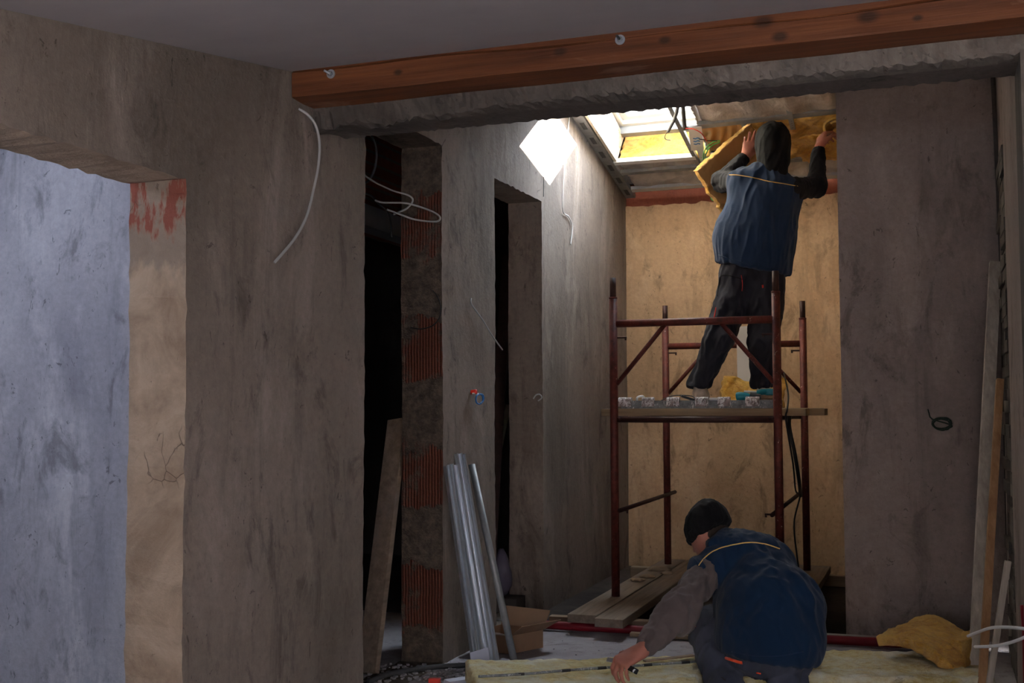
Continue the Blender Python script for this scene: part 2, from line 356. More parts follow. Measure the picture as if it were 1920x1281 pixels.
def fbm(p, s, seed=0, o=3): return sum(vn(p, s*2.03**i, seed+i*5.3)/1.9**i for i in range(o))

def wall_grid(name, axis, pos, thick, U, V, opens, mats, side_mat=0, cell=.05, rag=.006, wav=.004, inner=None, top=None):
    """a wall in the plane axis=pos, pushed by thick; U, V its ranges; opens = (u0,u1,v0,v1, material of the reveal); ragged arrises"""
    def cuts(lo, hi, extra):
        c = sorted({round(x, 5) for x in [lo, hi]+[e for e in extra if lo < e < hi]}); out = []
        for a, b in zip(c, c[1:]):
            k = max(1, round((b-a)/cell)); out += [a+(b-a)*i/k for i in range(k)]
        return out+[hi]
    us = cuts(*U, [x for o in opens for x in o[:2]]); vs = cuts(*V, [x for o in opens for x in o[2:4]])
    nu, nv = len(us), len(vs)
    def isopen(i, j):
        u, v = (us[i]+us[i+1])/2, (vs[j]+vs[j+1])/2
        for k, o in enumerate(opens):
            if o[0] < u < o[1] and o[2] < v < o[3]: return k+1
        return 0
    G = [[isopen(i, j) for j in range(nv-1)] for i in range(nu-1)]
    def P(u, v, d):
        return (d, u, v) if axis == 'x' else (u, d, v)
    co = []
    for L in (0, 1):
        for i in range(nu):
            for j in range(nv):
                u, v = us[i], vs[j]; nb = {G[a][b] > 0 for a in (i-1, i) for b in (j-1, j) if 0 <= a < nu-1 and 0 <= b < nv-1}
                d = pos+thick*L; du = dv = 0
                if top: v = min(v, top(u))
                if len(nb) == 2:
                    q = np.array([[u*47, v*47, L*3.]]); du = rag*float(vn(q, 1, 1)[0]+.6*vn(q, 3.1, 4)[0]); dv = rag*float(vn(q, 1, 9)[0]+.6*vn(q, 3.3, 2)[0]); d += abs(rag)*.4*float(vn(q, 1.4, 3)[0])*(1 if thick > 0 else -1)
                d += wav*float(vn(np.array([[u*2.2, v*2.2, 1.]]), 1, 6)[0])
                co.append(P(u+du, v+dv, d))
    idx = lambda L, i, j: L*nu*nv+i*nv+j
    fs, mi = [], []
    for i in range(nu-1):
        for j in range(nv-1):
            if G[i][j]: continue
            fs += [(idx(0, i, j), idx(0, i+1, j), idx(0, i+1, j+1), idx(0, i, j+1)), (idx(1, i, j), idx(1, i, j+1), idx(1, i+1, j+1), idx(1, i+1, j))]; mi += [0, inner or 0]
            for (di, dj, a, b) in ((-1, 0, (i, j), (i, j+1)), (1, 0, (i+1, j), (i+1, j+1)), (0, -1, (i, j), (i+1, j)), (0, 1, (i, j+1), (i+1, j+1))):
                x, y = i+di, j+dj; out = not (0 <= x < nu-1 and 0 <= y < nv-1)
                g = 0 if out else G[x][y]
                if out or g:
                    fs.append((idx(0, *a), idx(0, *b), idx(1, *b), idx(1, *a)))
                    mi.append(side_mat if out else opens[g-1][4])
    me = bpy.data.meshes.new(name); me.from_pydata(co, [], fs); o = link(name, me, mats)
    me.polygons.foreach_set('material_index', mi)
    bm = bmesh.new(); bm.from_mesh(me); bmesh.ops.recalc_face_normals(bm, faces=bm.faces[:]); bm.to_mesh(me); bm.free()
    o['kind'] = 'structure'; return o
def struct(name, mb, mat, smooth=False): return tag(mb.build(name, mat, None, smooth), kind='structure')

def soft_slab(name, fn, nu, nv, thick, mats, parent=None, amp=.006, seed=0, edge_mat=0, under_mat=0, rag=.008):
    """fn(u,v)->point of the top face; thickness goes against the normal; torn edges"""
    g = np.zeros((nu, nv, 3))
    for i in range(nu):
        for j in range(nv): g[i, j] = fn(i/(nu-1), j/(nv-1))
    du = np.gradient(g, axis=0); dv = np.gradient(g, axis=1); nr = np.cross(du, dv); nr /= np.linalg.norm(nr, axis=2, keepdims=True)
    fl = g.reshape(-1, 3); nz = fbm(fl, 9, seed).reshape(nu, nv, 1)*amp+fbm(fl, 46, seed+2, 2).reshape(nu, nv, 1)*amp*.35
    e = np.zeros((nu, nv, 1)); e[[0, -1]] = 1; e[:, [0, -1]] = 1
    jit = np.stack([vn(fl, 40, seed+3), vn(fl, 43, seed+5), vn(fl, 41, seed+7)*.3], 1).reshape(nu, nv, 3)*rag*e
    L = [g+nr*nz-nr*e*thick*.12+jit]
    K = 4
    for k in range(1, K): 
        L.append(g-nr*thick*k/K+jit*1.3+(vn(fl+k, 38, seed+k).reshape(nu, nv, 1))*rag*.6*e*nr)
    L.append(g-nr*thick+nr*nz*.5+jit)
    V = [tuple(p) for l in L for p in l.reshape(-1, 3)]; N = nu*nv; fs, mi = [], []
    for i in range(nu-1):
        for j in range(nv-1):
            a = i*nv+j; fs.append((a, a+nv, a+nv+1, a+1)); mi.append(0)
            a += K*N; fs.append((a, a+1, a+nv+1, a+nv)); mi.append(under_mat)
    rim = [(i, 0) for i in range(nu)]+[(nu-1, j) for j in range(1, nv)]+[(i, nv-1) for i in range(nu-2, -1, -1)]+[(0, j) for j in range(nv-2, 0, -1)]
    R = [i*nv+j for i, j in rim]
    for k in range(K):
        for q in range(len(R)):
            a, b = R[q], R[(q+1) % len(R)]; fs.append((a+k*N, b+k*N, b+(k+1)*N, a+(k+1)*N)); mi.append(edge_mat)
    me = bpy.data.meshes.new(name); me.from_pydata(V, [], fs); o = link(name, me, mats, parent, True); me.polygons.foreach_set('material_index', mi)
    bm = bmesh.new(); bm.from_mesh(me); bmesh.ops.recalc_face_normals(bm, faces=bm.faces[:]); bm.to_mesh(me); bm.free(); return o
def quad(a, b, c, d):
    a, b, c, d = map(Vector, (a, b, c, d))          # a-b along u, a-d along v
    return lambda u, v: (a*(1-u)+b*u)*(1-v)+(d*(1-u)+c*u)*v


# ------------------------------------------------------------------ the building
WX = -2.146; WT = -.21; WB = WX+WT
top_l = lambda y: 2.62 if y < 3.7 else RC(y)+.36
wall_grid('wall_left', 'x', WX, WT, (-2.4, 8.45), (-.1, 4.1),
          [(-.3, 2.937, 0, 1.89, 1), (4.111, 4.892, 0, 2.41, 2), (5.575, 6.345, 0, 2.38, 3)],
          [M['wall'], M['jamb'], M['brickjamb'], M['wall'], M['blue']], cell=.04, rag=.0045, top=top_l)
wall_grid('wall_back', 'y', 8.32, .25, (-2.25, -.1), (-.1, 2.68), [], [M['tan']], cell=.04, top=lambda u: 2.66+.014*float(vn(np.array([[u*19., 1., 2.]]), 1, 3)[0])+.006*float(vn(np.array([[u*70., 1., 2.]]), 1, 5)[0]))
struct('wall_back_inner', MB().box((-5.6, 8.32, -.1), (-2.25, 8.57, 3.2)), M['dark'])  # dark instead of tan, so the room's shade sits in the colour
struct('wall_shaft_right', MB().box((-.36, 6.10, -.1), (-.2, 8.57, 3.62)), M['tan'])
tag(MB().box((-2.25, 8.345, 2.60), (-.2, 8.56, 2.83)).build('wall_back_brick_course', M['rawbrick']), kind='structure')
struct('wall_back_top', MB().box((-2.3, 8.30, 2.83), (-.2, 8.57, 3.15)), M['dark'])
wall_grid('wall_right', 'y', 6.038, .14, (-.44, 1.0), (0, 3.62), [], [M['wall_r']], cell=.07, rag=.003)
o = wall_grid('wall_passage', 'x', .318, .2, (3.90, 6.05), (0, 4.2), [], [M['wall_r']], cell=.1, top=lambda y: RC(y)+.36)
# rough broken brick chase in the passage wall, with lighter plaster pier nearer the camera
g = MB()
for k in range(46):
    z = .0+k*.052; 
    if z > 2.3: break
    for q in range(3):
        y = 4.95+q*.30+random.uniform(-.02, .02); h = random.uniform(.0, .022)
        g.box((.318-h-.004, y, z), (.34, y+random.uniform(.22, .31), z+.052), bev=.003)
struct('wall_passage_masonry', g, M['conc'])
wall_grid('wall_pier', 'y', 3.70, .25, (.266, 1.72), (0, 2.62), [], [M['conc']], cell=.07, rag=.012, wav=.01)
tag(MB().box((.27, 3.93, 0), (.34, 4.72, 2.6)).build('wall_pier_return', M['wall_r']), kind='structure')
wall_grid('wall_near_right', 'x', 1.7, .2, (-2.4, 3.8), (0, 2.6), [(-.7, .9, .9, 2.05, 0)], [M['wall_r']], cell=.3)  # opening added to go with the left-wall fill lamp
wall_grid('wall_rear', 'y', -2.4, -.2, (-5.6, 1.9), (0, 2.6), [(-1.5, .3, 1.05, 2.0, 0)], [M['wall_r']], cell=.2)
wall_grid('wall_side_room', 'y', 3.74, .10, (-5.4, WB), (0, 2.7), [], [M['blue']], cell=.08, wav=.006)
wall_grid('wall_side_room_left', 'x', -5.4, -.2, (-2.4, 8.6), (0, 4.3), [(.95, 2.25, .95, 2.05, 0)], [M['blue']], cell=.25, top=lambda y: 2.7 if y < 3.6 else RC(y)+.36)
# narrow dark room behind the second and third doorway
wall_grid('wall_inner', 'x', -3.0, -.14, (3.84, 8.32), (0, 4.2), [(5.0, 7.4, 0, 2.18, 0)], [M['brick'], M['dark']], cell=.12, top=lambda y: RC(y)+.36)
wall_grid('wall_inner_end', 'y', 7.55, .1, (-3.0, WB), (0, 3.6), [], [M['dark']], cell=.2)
tag(MB().bar((-2.96, 5.0, 2.24), (-2.96, 7.5, 2.20), .12, .12, (1, 0, 0)).build('trim_1', M['flash']), kind='structure')
f = MB()
nx, ny = 60, 70
V = [(-5.5+7.4*i/nx, -2.5+8.5*j/ny, .004*float(vn(np.array([[i*1.3, j*1.3, 0]]), 1, 2)[0])-.004) for i in range(nx+1) for j in range(ny+1)]
f.add(V, [(i*(ny+1)+j, (i+1)*(ny+1)+j, (i+1)*(ny+1)+j+1, i*(ny+1)+j+1) for i in range(nx) for j in range(ny)])
struct('floor', f, M['floor'])
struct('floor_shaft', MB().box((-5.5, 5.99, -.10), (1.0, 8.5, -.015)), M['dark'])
struct('trim_2', MB().box((-2.35, 5.93, -.1), (-.40, 6.0, .004)), M['conc'])
# plasterboard ceiling of the near room, rising towards the beam
zc = lambda y: 2.177+.158*(y-2.176)
c = MB(); v = []
for y in (-2.5, 3.70): v += [(WB, y, zc(y)), (1.8, y, zc(y)), (1.8, y, zc(y)+.03), (WB, y, zc(y)+.03)]
c.add(v, [(0, 1, 2, 3), (7, 6, 5, 4), (0, 4, 5, 1), (1, 5, 6, 2), (2, 6, 7, 3), (3, 7, 4, 0)]); struct('ceiling', c, M['ceil'])
struct('ceiling_side_room', MB().box((-5.5, -2.5, 2.5), (WB, 3.84, 2.56)), M['ceil'])
# roof boarding over passage and shaft, with the roof window's hole; gable closing wall above the beam
def roofbox(mb, x0, x1, y0, y1, dz, th, mi=0):
    v = [(x, y, RC(y)+dz+t) for t in (0, th) for y in (y0, y1) for x in (x0, x1)]
    mb.add(v, [(0, 1, 3, 2), (4, 6, 7, 5), (0, 4, 5, 1), (2, 3, 7, 6), (0, 2, 6, 4), (1, 5, 7, 3)], mi); return mb
HX0, HX1, HY0, HY1 = -2.03, -1.22, 6.72, 7.72
c = MB()
roofbox(c, -5.6, HX0-.06, 3.6, 8.7, .34, .05); roofbox(c, HX1+.06, 1.9, 3.6, 8.7, .34, .05)
roofbox(c, HX0-.06, HX1+.06, 3.6, HY0-.06, .34, .05); roofbox(c, HX0-.06, HX1+.06, HY1+.06, 8.7, .34, .05)
struct('ceiling_roof', c, M['plank_x'])
struct('wall_gable', MB().box((-5.6, 3.84, 2.45), (1.9, 3.92, 4.1)), M['wall_r'])

# exposed timber beam with its long drying crack
X0, X1, nX = WX+.004, 1.72, 150
prof = [(3.543, 2.296), (3.5415, 2.30), (3.541, 2.33), (3.541, 2.362), (3.552, 2.3655), (3.541, 2.369), (3.541, 2.41), (3.545, 2.45), (3.70, 2.45), (3.70, 2.30), (3.697, 2.294), (3.62, 2.2935)]
co, fs = [], []
for i in range(nX+1):
    x = X0+(X1-X0)*i/nX; cw = .006*math.sin(x*2.1)+.004*math.sin(x*7.7+1); dep = max(0, min(1, .75+.5*math.sin(x*3.1+.4)+.3*math.sin(x*9)))
    for k, (y, z) in enumerate(prof):
        if k in (3, 4, 5): z += cw+.007-.006*x
        if k == 4: y = 3.541+.014*dep
        y += .0012*math.sin(x*11+k); z += .0015*math.sin(x*8+k*2) if k in (0, 1, 10, 11) else 0
        co.append((x, y, z))
n_ = len(prof)
fs = [(i*n_+k, i*n_+(k+1) % n_, (i+1)*n_+(k+1) % n_, (i+1)*n_+k) for i in range(nX) for k in range(n_)]+[tuple(range(n_)), tuple(range(nX*n_, (nX+1)*n_))]
beam = MB().add(co, fs).build('timber_beam', M['timber'])
tag(beam, 'long orange-brown timber beam spanning the room under the grey ceiling', 'beam')
for px, py, hd in ((621, 139, 0), (1163, 75, 1)):
    p = at(px, py, 3.541); b = MB()
    b.tube([p+Vector((0, .002, 0)), p+Vector((0, -.004, 0))], .0165, 20, smooth=0)
    wsh = b.build('washer', M['galv'], beam)
    b = MB(); b.tube([p+Vector((0, -.003, 0)), p+Vector((0, -.013, 0))], .009, 6, smooth=0); b.build('nut', M['galv_d'], wsh)
    b = MB(); b.tube([p+Vector((0, -.012, 0)), p+Vector((-.012 if not hd else -.004, -.030, .006))], .0045, 8, smooth=0); b.build('threaded_rod', M['tool'] if hd else M['galv'], wsh)

# concrete lintel behind it: spalled front, smoother formed soffit, hanging lump of render at the left
nx = 260; sec = [(3.700, 2.62, 0), (3.700, 2.50, 0), (3.700, 2.31, .004), (3.700, 2.285, .010), (3.702, 2.265, .013), (3.705, 2.248, .012), (3.712, 2.238, .008), (3.74, 2.236, .006), (3.80, 2.237, .002), (3.90, 2.236, .0015), (3.945, 2.236, .004), (3.95, 2.245, .004), (3.95, 2.62, 0)]
co, mi, fs = [], [], []
for i in range(nx+1):
    x = WX-.02+(1.9)*i/nx*1.98
    lump = max(0, min(1, (-1.45-x)*4))
    for k, (y, z, a) in enumerate(sec):
        q = np.array([[x*60, k*7.3, 2.]]); h = float(vn(q, 1, 3)[0]+.6*vn(q, 2.2, 8)[0])*a
        dy = -abs(h)*.9 if k < 7 else 0; dz = h if k > 4 else 0
        if k in (5, 6, 7, 8): dz -= lump*(.012 if k == 8 else .020)*(1+.5*math.sin(x*23+k)); dy -= lump*.006
        co.append((x, y+dy, z+dz))
n_ = len(sec)
for i in range(nx):
    for k in range(n_):
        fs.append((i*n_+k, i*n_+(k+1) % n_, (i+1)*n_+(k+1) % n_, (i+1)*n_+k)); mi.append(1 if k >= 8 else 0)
fs += [tuple(range(n_)), tuple(range(nx*n_, (nx+1)*n_))]; mi += [0, 0]
g = MB(); g.add(co, fs); g.mi = mi
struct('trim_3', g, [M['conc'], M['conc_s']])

# ------------------------------------------------------------------ roof window and its well
wn = MB()
def rframe(mb, x0, x1, y0, y1, wd, z0, th, mi=0):
    roofbox(mb, x0, x0+wd, y0, y1, z0, th, mi); roofbox(mb, x1-wd, x1, y0, y1, z0, th, mi)
    roofbox(mb, x0+wd, x1-wd, y0, y0+wd, z0, th, mi); roofbox(mb, x0+wd, x1-wd, y1-wd, y1, z0, th, mi); return mb
win = tag(rframe(MB(), HX0, HX1, HY0, HY1, .035, .27, .14).build('window_1', M['frame']), kind='structure')
rframe(MB(), HX0+.037, HX1-.037, HY0+.037, HY1-.037, .045, .30, .06).build('window_sash', M['frame'], win)
roofbox(MB(), HX0+.08, HX1-.08, HY0+.08, HY1-.08, .33, .006).build('window_pane', M['glass'], win)
roofbox(MB(), HX0-.06, HX1+.06, HY1, HY1+.06, .22, .05).build('window_flashing', M['flash'], win)
roofbox(MB(), HX0-.05, HX0, HY0, HY1+.06, .22, .05).build('window_flashing', M['flash'], win)
# well sides
WL0, WL1, WY0, WY1 = -2.005, -1.40, 6.68, 7.66
L = MB(); L.add([(WL0-.03, WY0, RC(WY0)), (WL0-.03, WY1, RC(WY1)), (WL0-.015, WY1+.15, RC(WY1+.15)+.24), (WL0-.015, WY0, RC(WY0)+.34), (WL0-.05, WY0, RC(WY0)), (WL0-.05, WY1, RC(WY1)), (WL0-.045, WY1+.15, RC(WY1+.15)+.24), (WL0-.045, WY0, RC(WY0)+.34)],
      [(0, 1, 2, 3), (4, 7, 6, 5), (0, 4, 5, 1), (1, 5, 6, 2), (2, 6, 7, 3), (3, 7, 4, 0)])
struct('trim_4', L, M['reveal'])
struct('trim_5', MB().box((-2.1, WY0-.06, RC(WY0)+.0), (-1.2, WY0-.01, RC(WY0)+.36)), M['foil'])
ws = soft_slab('wool_batt', quad((WL0-.02, WY1+.04, RC(WY1)+.028), (WL1+.0, WY1+.04, RC(WY1)+.028), (WL1+.02, WY1+.20, RC(WY1)+.235), (WL0-.02, WY1+.20, RC(WY1)+.235)), 50, 20, .05, [M['wool_o']], None, .012, 3)
tag(ws, 'sunlit yellow wool batt lining the lower side of the roof window opening', 'insulation')
fl = soft_slab('foil_flap', quad((-1.355, 6.72, RC(6.72)+.30), (-1.36, 6.72, RC(6.72)+.0), (-1.39, 7.60, RC(7.60)-.0), (-1.345, 7.66, RC(7.66)+.22)), 26, 40, .006, [M['white'], M['blue_c']], None, .012, 5)
tag(fl, 'bright white foil flap with blue print hanging beside the roof window opening', 'foil')
for (y, h) in ((7.08, .14), (7.22, .20), (7.42, .08), (7.0, .22)):
    d = MB()
    for k in range(1):
        z0 = RC(y)+h+.02*k; d.tube([(-1.386, y-.03, z0), (-1.389, y-.01, z0+.012), (-1.387, y+.01, z0-.006), (-1.39, y+.035, z0+.008), (-1.388, y+.02, z0+.03), (-1.388, y-.02, z0+.036)], .0035, 5)
    d.build('blue_lettering', M['blue_c'], fl)

# metal grid of the unfinished ceiling: profiles are channels
def channel(name, a, b, wd, h, label=None, group=None, mat='galv_d', holes=0, upv=None):
    a, b = Vector(a), Vector(b); t = (b-a).normalized(); u = Vector(upv or (0, RS, 1)).normalized(); u = (u-t*u.dot(t)).normalized(); s = t.cross(u)
    th = .003; m = MB(); Ln = (b-a)
    pts = [(-wd/2, 0), (wd/2, 0), (wd/2, h), (wd/2-.007, h), (wd/2-.007, h-th), (wd/2-th, h-th), (wd/2-th, th), (-wd/2+th, th), (-wd/2+th, h-th), (-wd/2+.007, h-th), (-wd/2+.007, h), (-wd/2, h)]
    m.prism(pts, a, s, u, Ln)
    o = m.build(name, M[mat]); tag(o, label, 'metal profile', group)
    if holes:
        for k in range(holes):
            c = a+Ln*((k+.5)/holes); h_ = MB(); h_.obox(c-u*.001, s, u, t, (wd*.4, .002, Ln.length/holes*.42)); h_.build('slot', M['tool'], o)
    return o
gr = 'metal profiles of the unfinished ceiling grid'
channel('ceiling_profile', (-1.505, 6.30, RC(6.30)-.004), (-1.495, 7.86, RC(7.86)-.004), .028, .03, 'metal profile crossing the roof window opening at its right side', gr)
channel('ceiling_profile', (-2.10, 6.3, RC(6.3)-.006), (-2.10, 8.30, RC(8.3)-.006), .072, .03, 'slotted metal profile running along the top of the left wall', gr, holes=9)
channel('ceiling_profile', (-2.06, 7.685, RC(7.685)-.006), (-1.49, 7.695, RC(7.695)-.006), .05, .03, 'white metal profile edging the lower side of the roof window opening', gr, 'frame')
channel('ceiling_profile', (-2.06, 7.87, RC(7.87)-.004), (-.80, 7.86, RC(7.86)-.004), .045, .025, 'metal profile just above the one along the back wall', gr)
channel('ceiling_profile', (-2.06, 8.17, RC(8.17)-.006), (-.44, 8.17, RC(8.17)-.006), .055, .025, 'metal profile running along the top of the back wall', gr, 'galv')
channel('ceiling_profile', (-1.49, 7.24, RC(7.24)-.006), (-.44, 7.19, RC(7.19)-.006), .055, .03, 'metal profile above the worker with small stamped marks along it', gr)
# hangers and label scraps on the grid
h = MB(); p = Vector((-.80, 7.20, RC(7.2)-.01))
h.box((p.x-.017, p.y+.0, p.z-.003), (p.x+.017, p.y+.14, p.z+.0)); h.box((p.x-.014, p.y-.14, p.z-.003+.03), (p.x+.014, p.y, p.z+.03))
h = MB(); a = Vector((-.795, 7.06, RC(7.06)-.012)); b = Vector((-.80, 7.36, RC(7.36)-.016)); h.bar(a, b, .032, .003, (1, 0, 0))
o = h.build('hanger_strap', M['galv_d']); tag(o, 'perforated metal hanger strap over the ceiling profile right above the black hood', 'hanger')
for k in range(4): q = a.lerp(b, .6+.1*k); MB().tube([q+Vector((.0, 0, -.0035)), q+Vector((0, 0, -.002))], .0035, 8, smooth=0).build('hole', M['tool'], o)
h = MB(); a = Vector((-1.43, 7.50, RC(7.5)-.014)); b = Vector((-1.44, 7.80, RC(7.8)-.016)); h.bar(a, b, .045, .003, (1, 0, 0))
o = h.build('hanger_strap', M['white']); tag(o, 'pale perforated hanger strap beside the roof window opening', 'hanger')
for k in range(4):
    for s in (-.01, .01): q = a.lerp(b, .55+.13*k)+Vector((s, 0, 0)); MB().tube([q+Vector((.0, 0, -.0035)), q+Vector((0, 0, -.0018))], .004, 8, smooth=0).build('hole', M['tool'], o)

# foil membranes and wool between the rafters
def bulge(x0, x1, y0, y1, dz, b, sd=0):
    def fn(u, v):
        x = x0+(x1-x0)*u; y = y0+(y1-y0)*v
        s = math.sin(PI*v)**.6*math.sin(PI*min(max(u*1.0, .0), 1))**.25
        wr = .012*math.sin(u*26+3*math.sin(v*4+sd)+sd)*math.sin(PI*v)
        return (x, y, RC(y)+dz-b*s+wr)
    return fn
fo = 'sagging foil membranes between the rafters'
def foil(fn, label): 
    o = soft_slab('foil_membrane', fn, 70, 26, .004, [M['foil']], None, .004, 1, rag=.002); tag(o, label, 'membrane', fo)
foil(bulge(-2.05, -.42, 8.25, 7.985, .05, .04), 'grey foil membrane sagging right above the back wall')
foil(bulge(-2.05, -1.09, 7.97, 7.76, .05, .02, 2), 'grey foil membrane sagging just below the roof window opening')
foil(bulge(-1.36, -.40, 7.27, 6.50, .035, .06, 4), 'pale foil membrane bulging above the worker next to the concrete lintel')
o = soft_slab('kraft_sheet', bulge(-1.38, -1.12, 7.66, 7.29, .02, .01, 1), 30, 20, .006, [M['kraft']], None, .006, 7, rag=.003); tag(o, 'tan paper facing between the ceiling profile and the lifted panel', 'facing')
o = soft_slab('wool_batt', bulge(-1.08, -.42, 7.56, 7.29, .03, .02, 3), 60, 30, .06, [M['wool_o']], None, .016, 8); tag(o, 'yellow wool batt above the hood pressed under the stamped profile', 'insulation')
o = soft_slab('wool_batt', bulge(-1.05, -.42, 7.95, 7.59, .03, .03, 5), 60, 30, .06, [M['wool_o']], None, .016, 9); tag(o, 'creased yellow wool batt to the right of the hood, nearer the back wall', 'insulation')
# rolled end of batt being tucked at the right
rb = MB()
for k in range(70):
    pass
def roll(u, v):
    a = u*2.2*PI*1.25; r = .075-.042*u; c = Vector((-.535, 7.37, RC(7.37)-.04))
    return c+Vector((math.cos(a)*r+.03*v, (v-.5)*.16, math.sin(a)*r*.75))
o = soft_slab('wool_batt', roll, 60, 16, .016, [M['wool_o']], None, .005, 4, rag=.004); tag(o, 'curled end of yellow batt held in the raised right fist', 'insulation')

# ------------------------------------------------------------------ scaffold
SX0, SX1, SY0, SY1 = -1.715, -.798, 6.344, 7.70
sc = empty('scaffold', ((SX0+SX1)/2, (SY0+SY1)/2, .1), 'oxide red tube scaffold standing on planks in front of the tan back wall', 'scaffold')
for (y, zt, mat) in ((SY0, 1.795, 'red'), (SY1, 1.74, 'red')):
    for x in (SX0, SX1):
        p = MB().tube([(x, y, .10), (x, y, zt)], .0235, 16, smooth=0); 
        o = p.build('post', M['red'], sc, True)
        MB().tube([(x, y, zt-.01), (x, y, zt+.115)], .0185, 16, smooth=0).build('spigot', M['rust'], o, True)
        MB().tube([(x, y, zt-.006), (x, y, zt+.004)], .0245, 16, smooth=0).build('collar', M['red'], o, True)
        s = 1 if x == SX0 else -1
        for hz in (1.565, .585) if y == SY0 else (1.53, ):
            g = MB(); g.tube([(x+s*.02, y, hz), (x+s*.078, y, hz), ], .0055, 8, smooth=0); g.tube([(x+s*.072, y, hz-.016), (x+s*.072, y, hz+.004)], .006, 8, smooth=0)
            g.build('locking_pin', M['rust'], o)
    zb = 1.645 if y == SY0 else 1.575
    MB().tube([(SX0+.02, y, zb), (SX1-.02, y, zb)], .0215, 16, smooth=0).build('top_rail', M[mat], sc, True)
    MB().tube([(SX0+.018, y, 1.30 if y == SY0 else 1.255), (SX0+.30, y, zb-.012)], .013, 12, smooth=0).build('corner_brace', M[mat], sc, True)
    MB().tube([(SX1-.018, y, 1.30 if y == SY0 else 1.255), (SX1-.30, y, zb-.012)], .013, 12, smooth=0).build('corner_brace', M[mat], sc, True)
    MB().tube([(SX0+.02, y, 1.098), (SX1-.02, y, 1.098)], .0175, 14, smooth=0).build('deck_rail', M['rust'], sc, True)
for x in (SX0, SX1):
    s = 1 if x == SX0 else -1
    MB().tube([(x+s*.035, SY0-.02, 1.103), (x+s*.04, (SY0+SY1)/2, 1.098), (x+s*.035, SY1+.03, 1.098)], .0125, 10).build('side_tube', M['rust'], sc, True)
    MB().tube([(x+s*.035, SY0-.03, .585), (x+s*.05, SY1+.02, .585)], .0125, 10, smooth=0).build('side_tube', M['rust'], sc, True)
# planks carrying the deck
def plank(name, a, b, wd, t, mat, label, group=None, side=(0, 1, 0), cat='plank', bev=.003):
    o = MB().bar(a, b, wd, t, side, 0, bev).build(name, M[mat]); return tag(o, label, cat, group)
gp = 'timber planks lying across the scaffold'
plank('plank', (-1.80, 6.47, 1.138), (-.652, 6.47, 1.138), .19, .040, 'plank_x', 'long thick timber plank under the front of the scaffold deck', gp)
plank('plank', (-1.70, 6.72, 1.136), (-.575, 6.72, 1.136), .20, .038, 'plank_x', 'paler timber plank sticking out furthest to the right of the scaffold', gp)
for k, y in enumerate((6.98, 7.23, 7.47)):
    plank('plank', (-1.78, y, 1.136), (-.66, y, 1.136), .20, .036, 'plank_x', ['timber plank under the worker on the scaffold', 'second timber plank from the back of the scaffold', 'rearmost timber plank on the scaffold'][k], gp)
dk = empty('scaffold_deck', (-1.26, 6.47, 1.160), 'dirty grey steel deck board with crusted white edges on the scaffold', 'deck board')
m = MB(); m.prism([(-.16, 0), (.16, 0), (.16, .045), (.152, .045), (.152, .006), (-.152, .006), (-.152, .045), (-.16, .045)], (-1.685, 6.55, 1.160), (0, 1, 0), (0, 0, 1), (.868, 0, 0)); m.build('tray', M['deck'], dk)
MB().box((-1.680, 6.40, 1.183), (-.822, 6.70, 1.194)).build('tread', M['deck'], dk)
for px0, px1, mt in ((1160, 1184, 'deck'), (1204, 1226, 'deck'), (1250, 1274, 'deck'), (1304, 1328, 'wrap'), (1346, 1369, 'wrap'), (1398, 1424, 'wrap')):
    a = at(px0, 756, 6.385).x; b = at(px1, 756, 6.385).x; t = MB(); n_ = 9
    out = [(-.020-.004*0, -.022)]+[(-.020*math.cos(q*PI/n_)-.0, .010+.020*math.sin(q*PI/n_)) for q in range(n_+1)]+[(.020, -.004)]
    V = []; K = 14
    for i in range(K+1):
        for j, (yy, zz) in enumerate(out):
            nz = .0022*math.sin(i*3.1+j*2.3+px0); V.append((a+(b-a)*i/K, 6.392+yy+nz, 1.193+zz+nz*.8))
    L = len(out); t.add(V, [(i*L+j, i*L+(j+1) % L, (i+1)*L+(j+1) % L, (i+1)*L+j) for i in range(K) for j in range(L)]+[tuple(range(L)), tuple(range(K*L, (K+1)*L))])
    t.build('crusted_lug', M['wrap'], dk)
# things lying on the deck
gd = 'small things on the scaffold deck'
o = soft_slab('wool_batt', lambda u, v: (-1.285+.40*u+.02*v, 7.30+.07*v+.03*math.sin(u*5), 1.176+.17*v+.022*math.sin(u*9+.8)*v+.0), 36, 26, .05, [M['wool_o']], None, .010, 12, rag=.012)
tag(o, 'yellow wool offcut standing on the scaffold between the worker\'s feet', 'insulation')
b = MB().obox((-.895-.262, 6.62, 1.205), Vector((1, .1, 0)).normalized(), Vector((-.1, 1, 0)).normalized(), Vector((0, 0, 1)), (.118, .07, .010), 0, .002).build('paper_pad', M['paper'])
tag(b, 'small white pad lying on the deck beside the pale shoe', 'pad')
b = MB().obox((-.895-.275, 6.615, 1.216), Vector((1, .02, 0)).normalized(), Vector((-.02, 1, 0)).normalized(), Vector((0, 0, 1)), (.12, .05, .009), 0, .002).build('spacer_strip', M['white'])
tag(b, 'white strip lying on top of the small white pad', 'strip')
